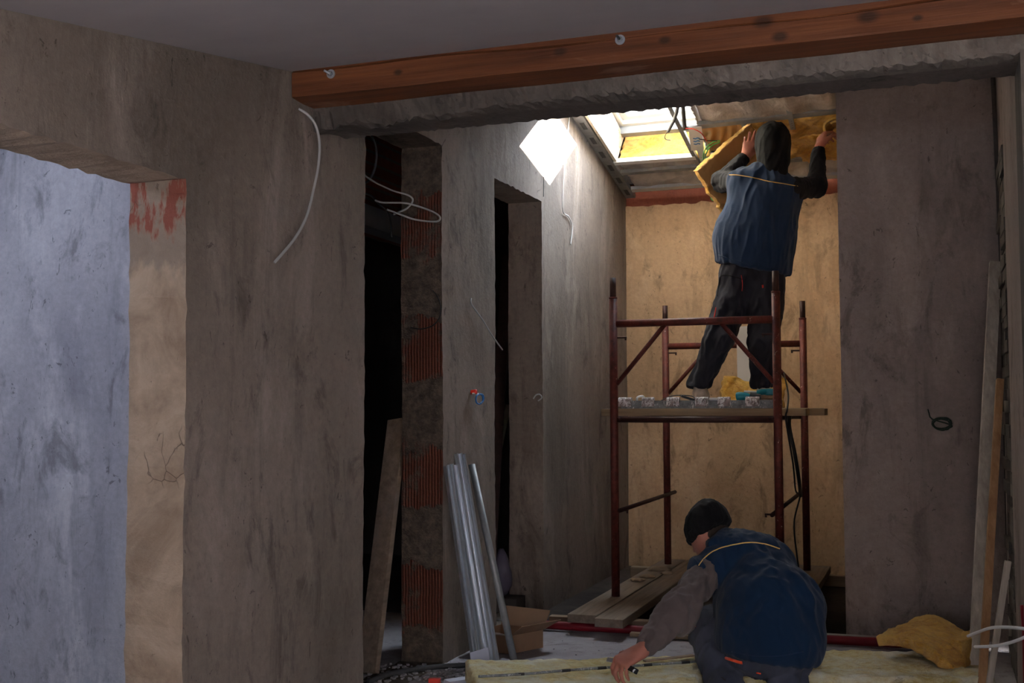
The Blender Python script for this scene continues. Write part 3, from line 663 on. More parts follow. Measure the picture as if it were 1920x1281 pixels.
# teal power tool
dr = empty('cordless_saw', (-.98, 6.62, 1.196), 'teal cordless power tool lying on the scaffold deck by the right foot', 'power tool')
m = MB(); m.tube([(-1.065, 6.62, 1.222), (-1.05, 6.62, 1.224), (-1.00, 6.62, 1.228), (-.985, 6.62, 1.226)], lambda u: .016+.012*math.sin(PI*min(1, u*1.2+.1)), 14); m.build('motor_housing', M['teal'], dr, True)
m = MB(); m.tube([(-.985, 6.62, 1.226), (-.955, 6.62, 1.224), (-.925, 6.62, 1.222)], lambda u: .024-.008*u, 14); m.build('gear_head', M['tool'], dr, True)
m = MB(); m.tube([(-.975, 6.63, 1.230), (-.93, 6.66, 1.250), (-.88, 6.69, 1.252)], lambda u: .015+.004*u, 12); m.build('handle', M['teal'], dr, True)
m = MB(); m.box((-.905, 6.66, 1.232), (-.86, 6.72, 1.270), bev=.006); m.build('battery', M['teal'], dr, True)
m = MB(); m.tube([(-1.02, 6.62, 1.254), (-.95, 6.62, 1.252)], .006, 10, smooth=0); m.build('top_strip', M['white'], dr, True)
o = MB().tube([(-1.63, 6.55, 1.198), (-1.625, 6.53, 1.223), (-1.60, 6.55, 1.231), (-1.59, 6.56, 1.218), (-1.605, 6.57, 1.198)], .0065, 8).build('crumpled_tape', M['white'], None, True); tag(o, 'twist of white tape on the left end of the scaffold deck', 'tape')
o = MB().tube([(-1.50, 6.6, 1.204), (-1.43, 6.62, 1.233), (-1.33, 6.66, 1.230), (-1.288, 6.6, 1.201)], .003, 6).build('loose_cable', M['cable_k'], None, True); tag(o, 'thin black cable curling over the deck left of the pale shoe', 'cable')
o = MB().bar((-1.385, 6.62, 1.232), (-1.315, 6.66, 1.206), .018, .014, (0, 1, 0)).build('putty_knife', M['tool']); tag(o, 'short dark tool handle lying left of the pale shoe', 'hand tool')
pts = [at(px, py, Y) for px, py, Y in ((1470, 700, 7.0), (1478, 740, 6.6), (1476, 768, 6.33), (1474, 790, 6.33), (1487, 870, 6.5), (1492, 920, 6.8), (1500, 930, 7.2), (1489, 980, 7.2), (1494, 1040, 7.2), (1503, 1098, 7.1))]
o = MB().tube(pts, .005, 7, smooth=8).build('extension_cable', M['cable_k'], None, True); tag(o, 'thin black cable dropping from the scaffold deck to the planks at the right', 'cable')
pts = [at(px, py, Y) for px, py, Y in ((1482, 775, 6.9), (1480, 800, 6.8), (1490, 850, 6.8), (1498, 900, 6.9), (1501, 930, 7.3))]
o = MB().tube(pts, .011, 8, smooth=8).build('thick_cable', M['cable_k'], None, True); tag(o, 'thicker black cable hanging below the right end of the scaffold deck', 'cable')
# white strip behind the legs
a, b = at(1394, 612, 8.2), at(1394, 758, 7.9)
a, b = at(1394, 612, 7.50), at(1394, 740, 7.50); g = MB().bar((a.x, 7.50, a.z), (a.x, 7.50, 1.157), .088, .012, (1, 0, 0)).build('white_board', M['white']); tag(g, 'narrow white board standing behind the worker\'s legs on the scaffold', 'board')

# planks on the floor under the scaffold
gf = 'old planks on the floor under the scaffold'
P0 = atz(1070, 1151, .10)
def floor_plank(x, y0, y1, wd, label, tilt=0):
    o = MB().bar((x, y0, .078), (x+tilt, y1, .078), wd, .044, (1, 0, 0), 0, .004).build('floor_plank', M['plank']); tag(o, label, 'plank', gf)
floor_plank(-1.735, 5.74, 7.95, .155, 'left of the two worn planks running back under the left scaffold posts', .012)
floor_plank(-1.572, 5.67, 7.95, .150, 'right of the two worn planks running back under the left scaffold posts', .012)
floor_plank(-.80, 6.20, 7.95, .26, 'broad dark plank under the right scaffold posts')
bat = 'timber battens on the threshold'
plank('floor_batten', (-1.96, 5.905, .029), (-.62, 5.985, .029), .06, .052, 'batten', 'squared timber batten under the front ends of the worn planks', bat, cat='batten')
plank('floor_batten', (-2.0, 7.82, .022), (-.5, 7.84, .022), .07, .068, 'batten', 'squared timber batten under the rear ends of the floor planks', bat, cat='batten')
a, b = atz(1182, 1186, .02), atz(1292, 1192, .02)
plank('floor_batten', (a.x, a.y, .012), (b.x, b.y, .012), .05, .018, 'batten', 'thin pale offcut lying in front of the red pipe behind the crouching worker\'s arm', bat, cat='batten')
o = MB().tube([(-2.13, 5.81, .026), (-1.9, 5.80, .024), (-1.3, 5.84, .024), (-.9, 5.88, .024), (-.42, 5.90, .024), (.1, 5.93, .024)], .022, 12).build('red_pipe', M['hose'], None, True); tag(o, 'dark red flexible pipe lying along the threshold', 'pipe')
o = MB().tube([(-.7, 5.99, .03), (-.5, 5.985, .028), (-.2, 5.985, .03), (.1, 5.98, .03)], .010, 8).build('grey_pipe', M['cable_g'], None, True); tag(o, 'thin pale pipe behind the red pipe at the foot of the right wall', 'pipe')
for k, (px, py, r) in enumerate(((1215, 1083, .05), (1238, 1070, .075), (1195, 1090, .04), (1250, 1077, .04), (1178, 1078, .06))):
    p = atz(px, py, .10)
    bm = bmesh.new(); bmesh.ops.create_icosphere(bm, subdivisions=3, radius=1); V = np.array([v.co[:] for v in bm.verts]); nz = 1+.25*fbm(V, 2.3, k)
    V = V*nz[:, None]*np.array([r, r*.8, r*.32]); V[:, 2] = np.maximum(V[:, 2], -.004)
    zb = .1 if k < 4 else -.015
    mm = MB(); mm.add(V+np.array([p.x, p.y, zb+.005]), [[v.index for v in f.verts] for f in bm.faces]); bm.free()
    o = mm.build('plaster_lump', M['batten'], None, True); tag(o, ['pale splinter heap in the middle of the rear end of the worn planks', 'largest pale debris lump at the foot of the rear left scaffold post', 'small curled pale scrap lying nearest on the worn planks', 'small pale lump just right of the largest debris lump', 'flat plaster lump on the floor in the rear left corner'][k], 'debris', 'debris on and behind the worn planks')

# ------------------------------------------------------------------ mineral wool on the floor
sl1 = soft_slab('wool_slab', quad((-1.56, 3.93, .135), (-.86, 4.26, .13), (-.93, 4.88, .128), (-1.845, 4.43, .135)), 110, 70, .085, [M['wool'], M['wool']], None, .006, 2)
tag(sl1, 'pale yellow wool slab on the floor under the crouching worker\'s hand', 'insulation')
sl2 = soft_slab('wool_slab', quad((-.74, 4.62, .13), (.20, 4.80, .13), (.14, 5.31, .13), (-.93, 5.03, .125)), 110, 60, .062, [M['wool'], M['wool']], None, .009, 5)
tag(sl2, 'long wool slab on the floor to the right of the crouching worker', 'insulation')
bb = MB().bar((-.52, 4.76, .032), (.16, 4.88, .032), .30, .062, (0, 1, 0), 0, .003).build('brown_board', M['card']); tag(bb, 'brown board lying under the right-hand wool slab', 'board')
def fold(u, v):
    FL, BL, BR, FR = (np.array(at(1644, 1192, 5.10)), np.array(at(1722, 1156, 5.42)), np.array(at(1816, 1186, 5.30)), np.array(at(1766, 1236, 4.93)))
    if u < .86:
        t = u/.86; p = (FL*(1-t)+FR*t)*(1-v)+(BL*(1-t)+BR*t)*v; p[2] += .035*math.sin(PI*t)+.03*math.sin(PI*v)*t; return p
    t = (u-.86)/.14; p = FR*(1-v)+BR*v; a = t*1.5
    p = p+np.array([.07*math.sin(a), -.0, -.08*(1-math.cos(a))*1.2]); p[2] += .03*math.sin(PI*v); return p
o = soft_slab('wool_piece', fold, 70, 50, .045, [M['wool_o']], None, .008, 6); tag(o, 'folded amber wool piece lying on top of the right-hand slab', 'insulation')
def fold2(u, v):
    a = at(1770, 1243, 5.02); b = at(1812, 1205, 5.25); p = a.lerp(b, v); return (p.x+.02+.012*math.sin(v*6), p.y+.02, .13+.10*u)
o = soft_slab('wool_piece', fold2, 14, 30, .05, [M['wool_o']], None, .008, 8); tag(o, 'end of amber wool standing under the right edge of the folded piece', 'insulation')
# clear plastic bag by the slab
p = atz(1575, 1277, .07); V = []
bm = bmesh.new(); bmesh.ops.create_icosphere(bm, subdivisions=4, radius=1); V = np.array([v.co[:] for v in bm.verts]); nz = 1+.30*fbm(V, 3.1, 5)+.12*np.abs(fbm(V, 9, 3)); V = V*nz[:, None]*np.array([.105, .06, .03])
mm = MB(); mm.add(V+np.array([p.x-.01, p.y-.06, .045]), [[v.index for v in f.verts] for f in bm.faces]); bm.free(); o = mm.build('plastic_bag', M['bag'], None, True); tag(o, 'crumpled pale plastic bag in front of the right-hand wool slab', 'plastic bag')
# tape measure strip on the near slab
strip = [at(903, 1270, 4.05), at(985, 1265, 4.2), at(1080, 1256, 4.36), at(1200, 1248, 4.5), at(1316, 1240, 4.62)]
strip = [atz(px, py, .147) for px, py in ((897, 1269), (985, 1264), (1080, 1256), (1200, 1248), (1318, 1240))]
bl = MB().tube(strip, .0055, 6).build('marking_rod', M['deck'], None, True); tag(bl, 'thin grey rod laid across the near wool slab through the crouching worker\'s hand', 'rod')
for t in (.22, .45, .60, .78, .93):
    i = int(t*(len(strip)-1)); q = strip[i].lerp(strip[i+1], t*(len(strip)-1)-i); d_ = (strip[i+1]-strip[i]).normalized(); MB().tube([q-d_*.018, q+d_*.018], .0063, 6, smooth=0).build('dark_mark', M['cable_k'], bl)
o = MB().bar(atz(1208, 1240, .142), atz(1300, 1229, .142), .022, .006, (0, 1, 0)).build('wood_splinter', M['batten']); tag(o, 'reddish wood splinter on the near wool slab behind the marking rod', 'splinter')

# ------------------------------------------------------------------ against the left wall: metal studs, tube, boxes
st = 'galvanised studs leaning on the left wall'
lb = ['leftmost of the galvanised studs leaning on the left wall', 'second galvanised stud from the left in the leaning bundle', 'widest pale stud in the middle of the leaning bundle', 'tall stud with punched face in the leaning bundle', 'rightmost stud of the leaning bundle, nearest the lone tube']
for k, (x0, y0, zt, px, wd) in enumerate(((0, 4.885, .905, 884, .024), (0, 4.925, .91, 891, .022), (0, 4.97, .905, 900, .034), (0, 5.02, .955, 909, .030), (0, 5.065, .95, 916, .024))):
    bt = atz(px, 1243, 0.0); bt.x = bt.x; tp = Vector((WX+.018, y0, zt))
    bt = Vector((-1.975+.01*k, 4.86+.036*k, .002))
    channel('metal_stud', bt, tp, wd, .028, lb[k], st, 'galv', upv=(1, -.75, 0))
o = MB().tube([(-1.86, 5.06, .004), (WX+.02, 5.20, .895)], .017, 14, smooth=0).build('metal_tube', M['galv_d'], None, True); tag(o, 'lone galvanised tube leaning on the left wall right of the stud bundle', 'tube')
cb = empty('cardboard_box', (-1.98, 5.29, 0), 'open brown cardboard box on the floor behind the leaning tube', 'box')
t = .004
def panel(name, a, b, c, d, mat='card'):
    a, b, c, d = map(Vector, (a, b, c, d)); nrm = (b-a).cross(d-a).normalized()*t
    return MB().add([a, b, c, d, a+nrm, b+nrm, c+nrm, d+nrm], [(0, 1, 2, 3), (7, 6, 5, 4), (0, 4, 5, 1), (1, 5, 6, 2), (2, 6, 7, 3), (3, 7, 4, 0)]).build(name, M[mat], cb)
A, B, C_, D = (-2.12, 5.20, .003), (-1.92, 5.17, .003), (-1.82, 5.36, .003), (-2.06, 5.42, .003)
up = lambda p, h, dx=0, dy=0: (p[0]+dx, p[1]+dy, p[2]+h)
panel('bottom', A, B, C_, D)
panel('front_side', A, B, up(B, .085), up(A, .085), 'card'); panel('side', B, C_, up(C_, .085), up(B, .085)); panel('side', C_, D, up(D, .085), up(C_, .085)); panel('side', D, A, up(A, .085), up(D, .085))
panel('flap', up(B, .087), up(C_, .087), up(C_, .14, .09, .01), up(B, .14, .07, -.03)); panel('flap', up(C_, .087), up(D, .087), up(D, .17, .0, .06), up(C_, .17, .02, .06))
panel('flap', up(A, .087), up(B, .087), up(B, .115, -.02, -.09), up(A, .115, -.0, -.09), 'cardw')
o = MB().obox((-2.00, 5.179, .05), Vector((1, -.11, 0)).normalized(), Vector((.11, 1, 0)).normalized(), Vector((0, 0, 1)), (.07, .002, .045)).build('shipping_label', M['paper'], cb)
for k in range(5): MB().obox((-2.015+.013*k, 5.178, .05+.006*(k % 2)), Vector((1, -.11, 0)).normalized(), Vector((.11, 1, 0)).normalized(), Vector((0, 0, 1)), (.008, .0015, .018)).build('print_mark', M['cable_k'], o)
a = atz(873, 1237, 0); 
a, b = at(897, 1238, 4.70), at(895, 1200, 4.78)
o = MB().bar((a.x, 4.74, .003), (b.x, 4.80, .095), .088, .005, (1, -.12, 0)).build('white_card', M['paper']); tag(o, 'small white sheet standing at the foot of the leaning stud bundle', 'sheet')

# cables on walls and in openings
def cable(name, pts, r, mat, label, smooth=8, group=None, cat='cable'):
    o = MB().tube(pts, r, 8, smooth=smooth).build(name, M[mat], None, True); return tag(o, label, cat, group)
cable('grey_cable', [atx(px, py, WX+off) for px, py, off in ((560, 204, .006), (578, 216, .03), (592, 236, .05), (599, 268, .055), (597, 310, .055), (588, 355, .05), (575, 405, .05), (552, 448, .05), (515, 492, .04))], .0050, 'cable_g', 'pale grey cable hanging from the left end of the timber beam')
cable('thin_cable', [atx(px, py, WX+.008) for px, py in ((1069, 205), (1063, 262), (1058, 320), (1055, 370), (1056, 398), (1066, 406), (1073, 425), (1070, 459))], .0035, 'cable_w', 'thin white cable hanging down the left wall right of the bright sun patch', 6)
cable('thin_cable', [atx(px, py, WX+.006) for px, py in ((1023, 205), (1024, 250), (1023, 290), (1020, 330), (1019, 369))], .0022, 'cable_k', 'thin dark wire crossing the bright sun patch', 6)
cable('thin_cable', [atx(px, py, WX+o_) for px, py, o_ in ((883, 560, .0), (885, 572, .01), (905, 600, .02), (922, 628, .02), (942, 656, .03))], .0038, 'cable_g', 'short grey cable end sticking out of the left wall between the second and third doorway', 6)
sb = empty('wall_socket', (WX, 5.25, 1.25), 'red wire cap with looped blue wire on the left wall between the doorways', 'electrical outlet')
p = atx(884, 736, WX)
MB().tube([p+Vector((-.005, 0, 0)), p+Vector((.028, -.004, .004))], .012, 12, smooth=0).build('red_cap', M['red_c'], sb, True)
MB().tube([atx(px, py, WX+.02) for px, py in ((886, 738), (893, 738), (901, 739), (906, 741))], .0035, 7).build('white_wire', M['cable_w'], sb, True)
MB().tube([atx(px, py, WX+.025) for px, py in ((898, 739), (905, 740), (907, 748), (904, 755), (899, 758), (893, 754), (893, 744), (898, 740), (904, 742), (905, 752), (900, 757))], .004, 7).build('blue_wire', M['blue_c'], sb, True)
# pale wire stub and box hole at the third doorway
cable('wire_stub', [at(px, py, 6.30) for px, py in ((1000, 748), (1005, 741), (1012, 740), (1016, 746), (1009, 752))], .004, 'cable_g', 'short curled wire stub at the edge of the third doorway', 6)
# green coil on the right wall
gc = []
for k in range(44):
    a = k*.62; gc.append(at(1766+17*math.cos(a)+2*math.sin(k*1.7), 795+10.5*math.sin(a)+2*math.cos(k*1.1), 6.02-.0008*k))
gc = [at(1740, 768, 6.035), at(1742, 775, 6.02), at(1748, 786, 6.01)]+gc
cable('wire_coil', gc, .0032, 'green_d', 'dark green coil of wire hanging on the right plaster wall', 3, cat='wire')
# white loops in the second doorway
Y2 = 5.0
cable('looped_cable', [at(px, py, Y) for px, py, Y in ((693, 250, 4.7), (703, 268, 4.7), (706, 292, 4.7), (702, 318, 4.7), (692, 338, 4.65), (684, 343, 4.6))], .006, 'conduit', 'dark grey cable dropping into the top of the second doorway')
cable('looped_cable', [at(px, py, Y) for px, py, Y in ((680, 326, 4.4), (700, 340, 4.6), (735, 357, 4.8), (765, 366, 4.84), (774, 376, 4.84), (764, 390, 4.82), (748, 398, 4.8), (738, 402, 4.8))], .0045, 'cable_g', 'upper white cable loop inside the second doorway')
cable('looped_cable', [at(px, py, Y) for px, py, Y in ((726, 393, 4.7), (750, 402, 4.78), (775, 411, 4.84), (800, 415, 4.86), (820, 415, 4.86), (825, 408, 4.86), (815, 399, 4.86), (790, 389, 4.85), (760, 381, 4.8), (720, 380, 4.7), (704, 376, 4.6))], .0045, 'cable_g', 'lower and larger white cable loop in front of the brick jamb')
cable('looped_cable', [at(px, py, Y) for px, py, Y in ((680, 362, 4.4), (697, 368, 4.6), (712, 384, 4.7), (727, 398, 4.75), (733, 420, 4.8), (734, 445, 4.8))], .0045, 'cable_k', 'dark cable hanging from the loops in the second doorway')
cable('jamb_cable', [at(px, py, 4.87) for px, py in ((811, 545), (820, 556), (826, 575), (824, 595), (812, 610), (790, 617), (770, 614))], .003, 'cable_k', 'thin black cable curving over the brick jamb')
# leaning plank behind the second doorway; splintered board and bag behind the third
a = atz(690, 1263, .004); bt = at(746, 787, 5.03)
o = MB().bar(a, bt, .105, .03, (1, -.25, 0), 0, .003).build('leaning_plank', M['plank']); tag(o, 'grey plank leaning inside the second doorway', 'plank')
a = at(941, 640, 6.6); bt = at(951, 480, 6.75)
q = at(936, 730, 6.5); o = MB().bar((q.x-.04, q.y-.1, -.01), at(951, 480, 6.75), .07, .02, (1, .3, 0), 0, .002).build('leaning_board', M['rust']); tag(o, 'reddish splintered board standing inside the third doorway', 'board')
o = MB().bar((-2.58, 6.25, -.01), at(953, 760, 6.9), .03, .02, (1, .3, 0)).build('leaning_lath', M['board']); tag(o, 'thin pale lath leaning inside the third doorway', 'lath')
bm = bmesh.new(); bmesh.ops.create_icosphere(bm, subdivisions=3, radius=1); V = np.array([v.co[:] for v in bm.verts]); V = V*(1+.2*fbm(V, 3, 4))[:, None]*np.array([.045, .05, .13]); V[:, :2] *= (1.15-.5*V[:, 2:3]/.17)
p = at(941, 1072, 6.28); mm = MB(); mm.add(V+np.array([p.x, p.y, p.z]), [[v.index for v in f.verts] for f in bm.faces]); bm.free(); o = mm.build('lilac_sack', M['lilac'], None, True); tag(o, 'lilac plastic sack standing in the dark third doorway', 'sack')
o = MB().box((p.x-.13, p.y-.09, -.0), (p.x+.12, p.y+.1, p.z-.14)).build('sack_crate', M['dark']); tag(o, 'dark crate under the lilac sack in the third doorway', 'crate')
# dark hose and rubble along the left wall
pts = [atz(px, py, .014) for px, py in ((690, 1279), (730, 1264), (775, 1256), (815, 1251), (860, 1248), (900, 1247))]
cable('floor_hose', pts, .012, 'conduit', 'dark hose lying on the rubble at the foot of the brick jamb', 6, cat='hose')
# rubble: uncountable crumbs
g = MB()
for k in range(420):
    if k < 260: px, py = random.uniform(690, 905), random.gauss(1262, 12)
    elif k < 285: px, py = random.uniform(960, 1290), random.uniform(1172, 1235)
    else: break
    if py < 1172 or py > 1300: continue
    p = atz(px, py, .002); r = random.uniform(.002, .009)*(1.4 if k < 260 else .6)
    if p.x < WX+.01 and not (4.15 < p.y < 4.85): continue
    V = [(p.x+r*math.cos(a+q)*random.uniform(.6, 1.2), p.y+r*math.sin(a+q)*random.uniform(.6, 1.2), z) for q in (random.random()*3,) for z in (-.001, r*.7) for a in (0, 1.3, 2.5, 3.9, 5.1)]
    g.add(V, [(0, 1, 2, 3, 4)[::-1], (5, 6, 7, 8, 9)]+[(i, (i+1) % 5, 5+(i+1) % 5, 5+i) for i in range(5)])
o = g.build('rubble', M['floor']); tag(o, 'plaster crumbs and rubble scattered over the dusty floor by the left wall', 'rubble', kind='stuff')
p = atz(815, 1277, .02)
o = MB().obox((p.x, p.y, .015), Vector((1, .3, 0)).normalized(), Vector((-.3, 1, 0)).normalized(), Vector((0, 0, 1)), (.05, .03, .03), 0, .003).build('red_block', M['red_c']); tag(o, 'small red block on the floor left of the near wool slab', 'block')
a, b = atz(838, 1282, .01), atz(884, 1275, .01)
o = MB().bar((a.x, a.y, .012), (b.x, b.y, .012), .05, .02, (0, 1, 0)).build('pale_lath', M['paper']); tag(o, 'pale lath end on the floor touching the near wool slab corner', 'lath')

# ------------------------------------------------------------------ right side: leaning boards
lr = 'boards leaning in the right corner'
def lean(a, b, wd, th, mat, label, side=(1, .2, 0), name='leaning_board'):
    o = MB().bar(a, b, wd, th, side, 0, .002).build(name, M[mat]); tag(o, label, 'board', lr)
T = at(1866, 492, 5.85); B = atz(1826, 1310, .002); lean(B, T, .052, .025, 'board', 'tall grey board leaning in the right corner, topmost of the leaning boards')
T = at(1875, 712, 5.35); B = atz(1838, 1345, .002); lean(B, T, .03, .025, 'board_w', 'fresh narrow batten leaning in front of the right wall, shorter than the tall grey board')
T = at(1890, 1052, 4.75); B = atz(1846, 1340, .002); lean(B, T, .022, .018, 'board', 'short thin lath leaning at the lower right')
T = at(1879, 470, 6.0); B = at(1884, 715, 5.98); lean(B+(B-T)*(B.z/(T.z-B.z)), T, .010, .012, 'board', 'very thin lath standing behind the tall grey board')
s_ = MB(); s_.prism([tuple(q) for q in ((0, 0), (.075, .0), (.072, -.05), (.050, -.24), (.048, -.95), (.056, -2.27), (.012, -2.27), (.016, -.9))], at(1857, 133, 6.02), (1, 0, 0), (0, 0, 1), (0, .012, 0))
o = s_.build('plasterboard_strip', M['white']); 
o.data.materials[0] = M['conc_s']; tag(o, 'pale torn plasterboard strip standing against the right wall corner', 'plasterboard')
cable('white_cable', [at(px, py, Y) for px, py, Y in ((1940, 1182, 4.0), (1900, 1177, 4.1), (1862, 1177, 4.25), (1835, 1185, 4.4), (1815, 1193, 4.5))], .0055, 'cable_w', 'upper of two white cables arching in front of the boards at the lower right')
cable('white_cable', [at(px, py, Y) for px, py, Y in ((1945, 1180, 4.0), (1915, 1198, 4.1), (1870, 1211, 4.25), (1828, 1213, 4.4))], .0055, 'cable_w', 'lower of two white cables arching in front of the boards at the lower right')
o = MB().tube([at(1919, 1135, 4.3), at(1923, 1180, 4.3), at(1925, 1281, 4.3)], .012, 12, smooth=0).build('red_hose', M['hose'], None, True); tag(o, 'red hose end at the right edge of the picture', 'hose')

# ceiling cables near the roof window
cable('conduit', [atr(px, py, dz) for px, py, dz in ((1274, 180, .02), (1271, 200, -.0), (1265, 222, -.02), (1253, 246, -.03))], .011, 'conduit', 'bent dark conduit hanging at the roof window, left of the straight one')
cable('conduit', [atr(px, py, dz) for px, py, dz in ((1279, 175, .0), (1281, 205, -.01), (1284, 240, -.02))], .013, 'conduit', 'straight dark conduit hanging at the roof window, right of the bent one', 4)
cable('wire', [atr(px, py, -.03) for px, py in ((1252, 246), (1247, 255), (1248, 261), (1257, 263))], .0025, 'cable_k', 'thin wire curling out of the bent conduit', 6, cat='wire')
cable('wire', [atr(px, py, -.03) for px, py in ((1284, 241), (1300, 242), (1315, 250), (1325, 265))], .003, 'red_c', 'red and black wire arching out of the straight conduit', 6, cat='wire')
cable('wire', [atr(px, py, -.02) for px, py in ((1311, 261), (1320, 262), (1328, 264), (1345, 264))], .003, 'cable_k', 'short black wire below the red one at the ceiling', 6, cat='wire')
cable('wire', [atr(px, py, -.02) for px, py in ((1350, 264), (1338, 266), (1325, 276), (1319, 290), (1320, 305))], .004, 'green_c', 'outer green wire looping beside the lifted wool panel', 6, cat='wire')
cable('wire', [atr(px, py, -.02) for px, py in ((1350, 267), (1338, 271), (1328, 280), (1323, 292), (1324, 303))], .004, 'green_c', 'inner green wire looping beside the lifted wool panel', 6, cat='wire')
cable('wire', [at(px, py, 8.27) for px, py in ((1336, 362), (1333, 370), (1336, 376), (1342, 376))], .004, 'green_c', 'green wire loop showing below the lifted wool panel', 6, cat='wire')
a, b = atr(1303, 238, -.012), atr(1308, 282, -.012)
o = MB().bar(a, b, .085, .003, (1, 0, 0)).build('label_card', M['white']); tag(o, 'white foil tag with blue marks beside the hanger strap at the roof window', 'label')
for k in range(3):
    q = a.lerp(b, .45+.12*k); MB().tube([q+Vector((-.02, -.002, -.004)), q+Vector((-.005, .006, -.006)), q+Vector((.008, -.006, -.004)), q+Vector((.022, .002, -.006))], .003, 5).build('blue_mark', M['blue_c'], o)

# ------------------------------------------------------------------ figures: smooth solids grown from tapering limbs
def cap(a, b, ra, rb=None, k=.02, fl=None, ff=1.): return ('c', np.array(a, float), np.array(b, float), ra, ra if rb is None else rb, k, None if fl is None else np.array(Vector(fl).normalized()), ff)
def ell(c, r, ax=None, k=.02): return ('e', np.array(c, float), np.array(r, float), np.array(ax, float) if ax is not None else np.eye(3), 0, k, None, 1.)
def sdf_mesh(prims, h, cuts=(), disp=None):
    lo = np.array([1e9]*3); hi = -lo
    for p in prims:
        if p[0] == 'c': m = max(p[3], p[4]); a, b = np.minimum(p[1], p[2])-m, np.maximum(p[1], p[2])+m
        else: m = max(p[2]); a, b = p[1]-m, p[1]+m
        lo = np.minimum(lo, a); hi = np.maximum(hi, b)
    lo -= 3*h; hi += 3*h; n = np.ceil((hi-lo)/h).astype(int)+1
    G = np.full(n, .5, np.float32)
    for p in prims:
        ext = p[5]+2.5*h
        if p[0] == 'c': m = max(p[3], p[4])+ext; a, b = np.minimum(p[1], p[2])-m, np.maximum(p[1], p[2])+m
        else: m = max(p[2])+ext; a, b = p[1]-m, p[1]+m
        i0 = np.clip(np.floor((a-lo)/h).astype(int), 0, n-1); i1 = np.clip(np.ceil((b-lo)/h).astype(int)+1, 1, n)
        X = (lo[0]+h*np.arange(i0[0], i1[0]))[:, None, None]; Y = (lo[1]+h*np.arange(i0[1], i1[1]))[None, :, None]; Z = (lo[2]+h*np.arange(i0[2], i1[2]))[None, None, :]
        if p[0] == 'c':
            A, B = p[1], p[2]; d = B-A; L2 = max(d@d, 1e-9)
            t = np.clip(((X-A[0])*d[0]+(Y-A[1])*d[1]+(Z-A[2])*d[2])/L2, 0, 1)
            qx, qy, qz = X-A[0]-d[0]*t, Y-A[1]-d[1]*t, Z-A[2]-d[2]*t
            if p[6] is not None:
                f = p[6]; wv = (qx*f[0]+qy*f[1]+qz*f[2])*(p[7]-1); qx = qx+f[0]*wv; qy = qy+f[1]*wv; qz = qz+f[2]*wv
            D = np.sqrt(qx*qx+qy*qy+qz*qz)-(p[3]+(p[4]-p[3])*t)
        else:
            ax = p[3]; c = p[1]; r = p[2]; q = [((X-c[0])*ax[i][0]+(Y-c[1])*ax[i][1]+(Z-c[2])*ax[i][2])/r[i] for i in range(3)]
            D = (np.sqrt(q[0]**2+q[1]**2+q[2]**2)-1)*min(r)
        S = G[i0[0]:i1[0], i0[1]:i1[1], i0[2]:i1[2]]; k = p[5]
        H = np.clip(.5+.5*(S-D)/k, 0, 1); S[...] = S*(1-H)+D*H-k*H*(1-H)
    for (pt, nrm) in cuts:
        nrm = np.array(Vector(nrm).normalized()); X = (lo[0]+h*np.arange(n[0]))[:, None, None]; Y = (lo[1]+h*np.arange(n[1]))[None, :, None]; Z = (lo[2]+h*np.arange(n[2]))[None, None, :]
        D = (X-pt[0])*nrm[0]+(Y-pt[1])*nrm[1]+(Z-pt[2])*nrm[2]
        k = .012; H = np.clip(.5-.5*(G-D)/k, 0, 1); G = (G*(1-H)+D*H+k*H*(1-H)).astype(np.float32)
    In = G < 0; c8 = [(i, j, k) for i in (0, 1) for j in (0, 1) for k in (0, 1)]
    sl = lambda A, o: A[o[0]:A.shape[0]-1+o[0], o[1]:A.shape[1]-1+o[1], o[2]:A.shape[2]-1+o[2]]
    cnt = sum(sl(In, o).astype(np.int8) for o in c8); act = (cnt > 0) & (cnt < 8)
    I = np.argwhere(act); idx = np.full(act.shape, -1, np.int64); idx[act] = np.arange(len(I))
    V = {o: G[I[:, 0]+o[0], I[:, 1]+o[1], I[:, 2]+o[2]] for o in c8}
    P = np.zeros((len(I), 3)); N = np.zeros(len(I))
    for o in c8:
        for a in range(3):
            if o[a] == 0:
                q = list(o); q[a] = 1; q = tuple(q); x, y = V[o], V[q]; m = (x < 0) != (y < 0)
                t = np.where(m, x/np.where(m, x-y, 1), 0); pos = np.tile(np.array(o, float), (len(I), 1)); pos[:, a] += t; P[m] += pos[m]; N[m] += 1
    P = (P/N[:, None]+I)*h+lo
    fs = []
    for a in range(3):
        b, c = (a+1) % 3, (a+2) % 3
        s0 = [slice(1, -1)]*3; s0[a] = slice(0, -1); s1 = [slice(1, -1)]*3; s1[a] = slice(1, None)
        A, B = In[tuple(s0)], In[tuple(s1)]; E = np.argwhere(A != B); off = np.array([1, 1, 1]); off[a] = 0; E = E+off
        db, dc = np.zeros(3, int), np.zeros(3, int); db[b] = 1; dc[c] = 1
        q = [E-db-dc, E-dc, E, E-db]; q = np.stack([idx[x[:, 0], x[:, 1], x[:, 2]] for x in q], 1)
        flip = ~In[E[:, 0], E[:, 1], E[:, 2]]; q[flip] = q[flip][:, ::-1]; fs.append(q)
    fs = np.concatenate(fs); fs = fs[(fs >= 0).all(1)]
    # relax once along the surface, then push folds
    nb = np.zeros_like(P); ct = np.zeros(len(P))
    for a, b in ((0, 1), (1, 2), (2, 3), (3, 0)):
        np.add.at(nb, fs[:, a], P[fs[:, b]]); np.add.at(nb, fs[:, b], P[fs[:, a]]); np.add.at(ct, fs[:, a], 1); np.add.at(ct, fs[:, b], 1)
    P = P*.5+nb/np.maximum(ct, 1)[:, None]*.5
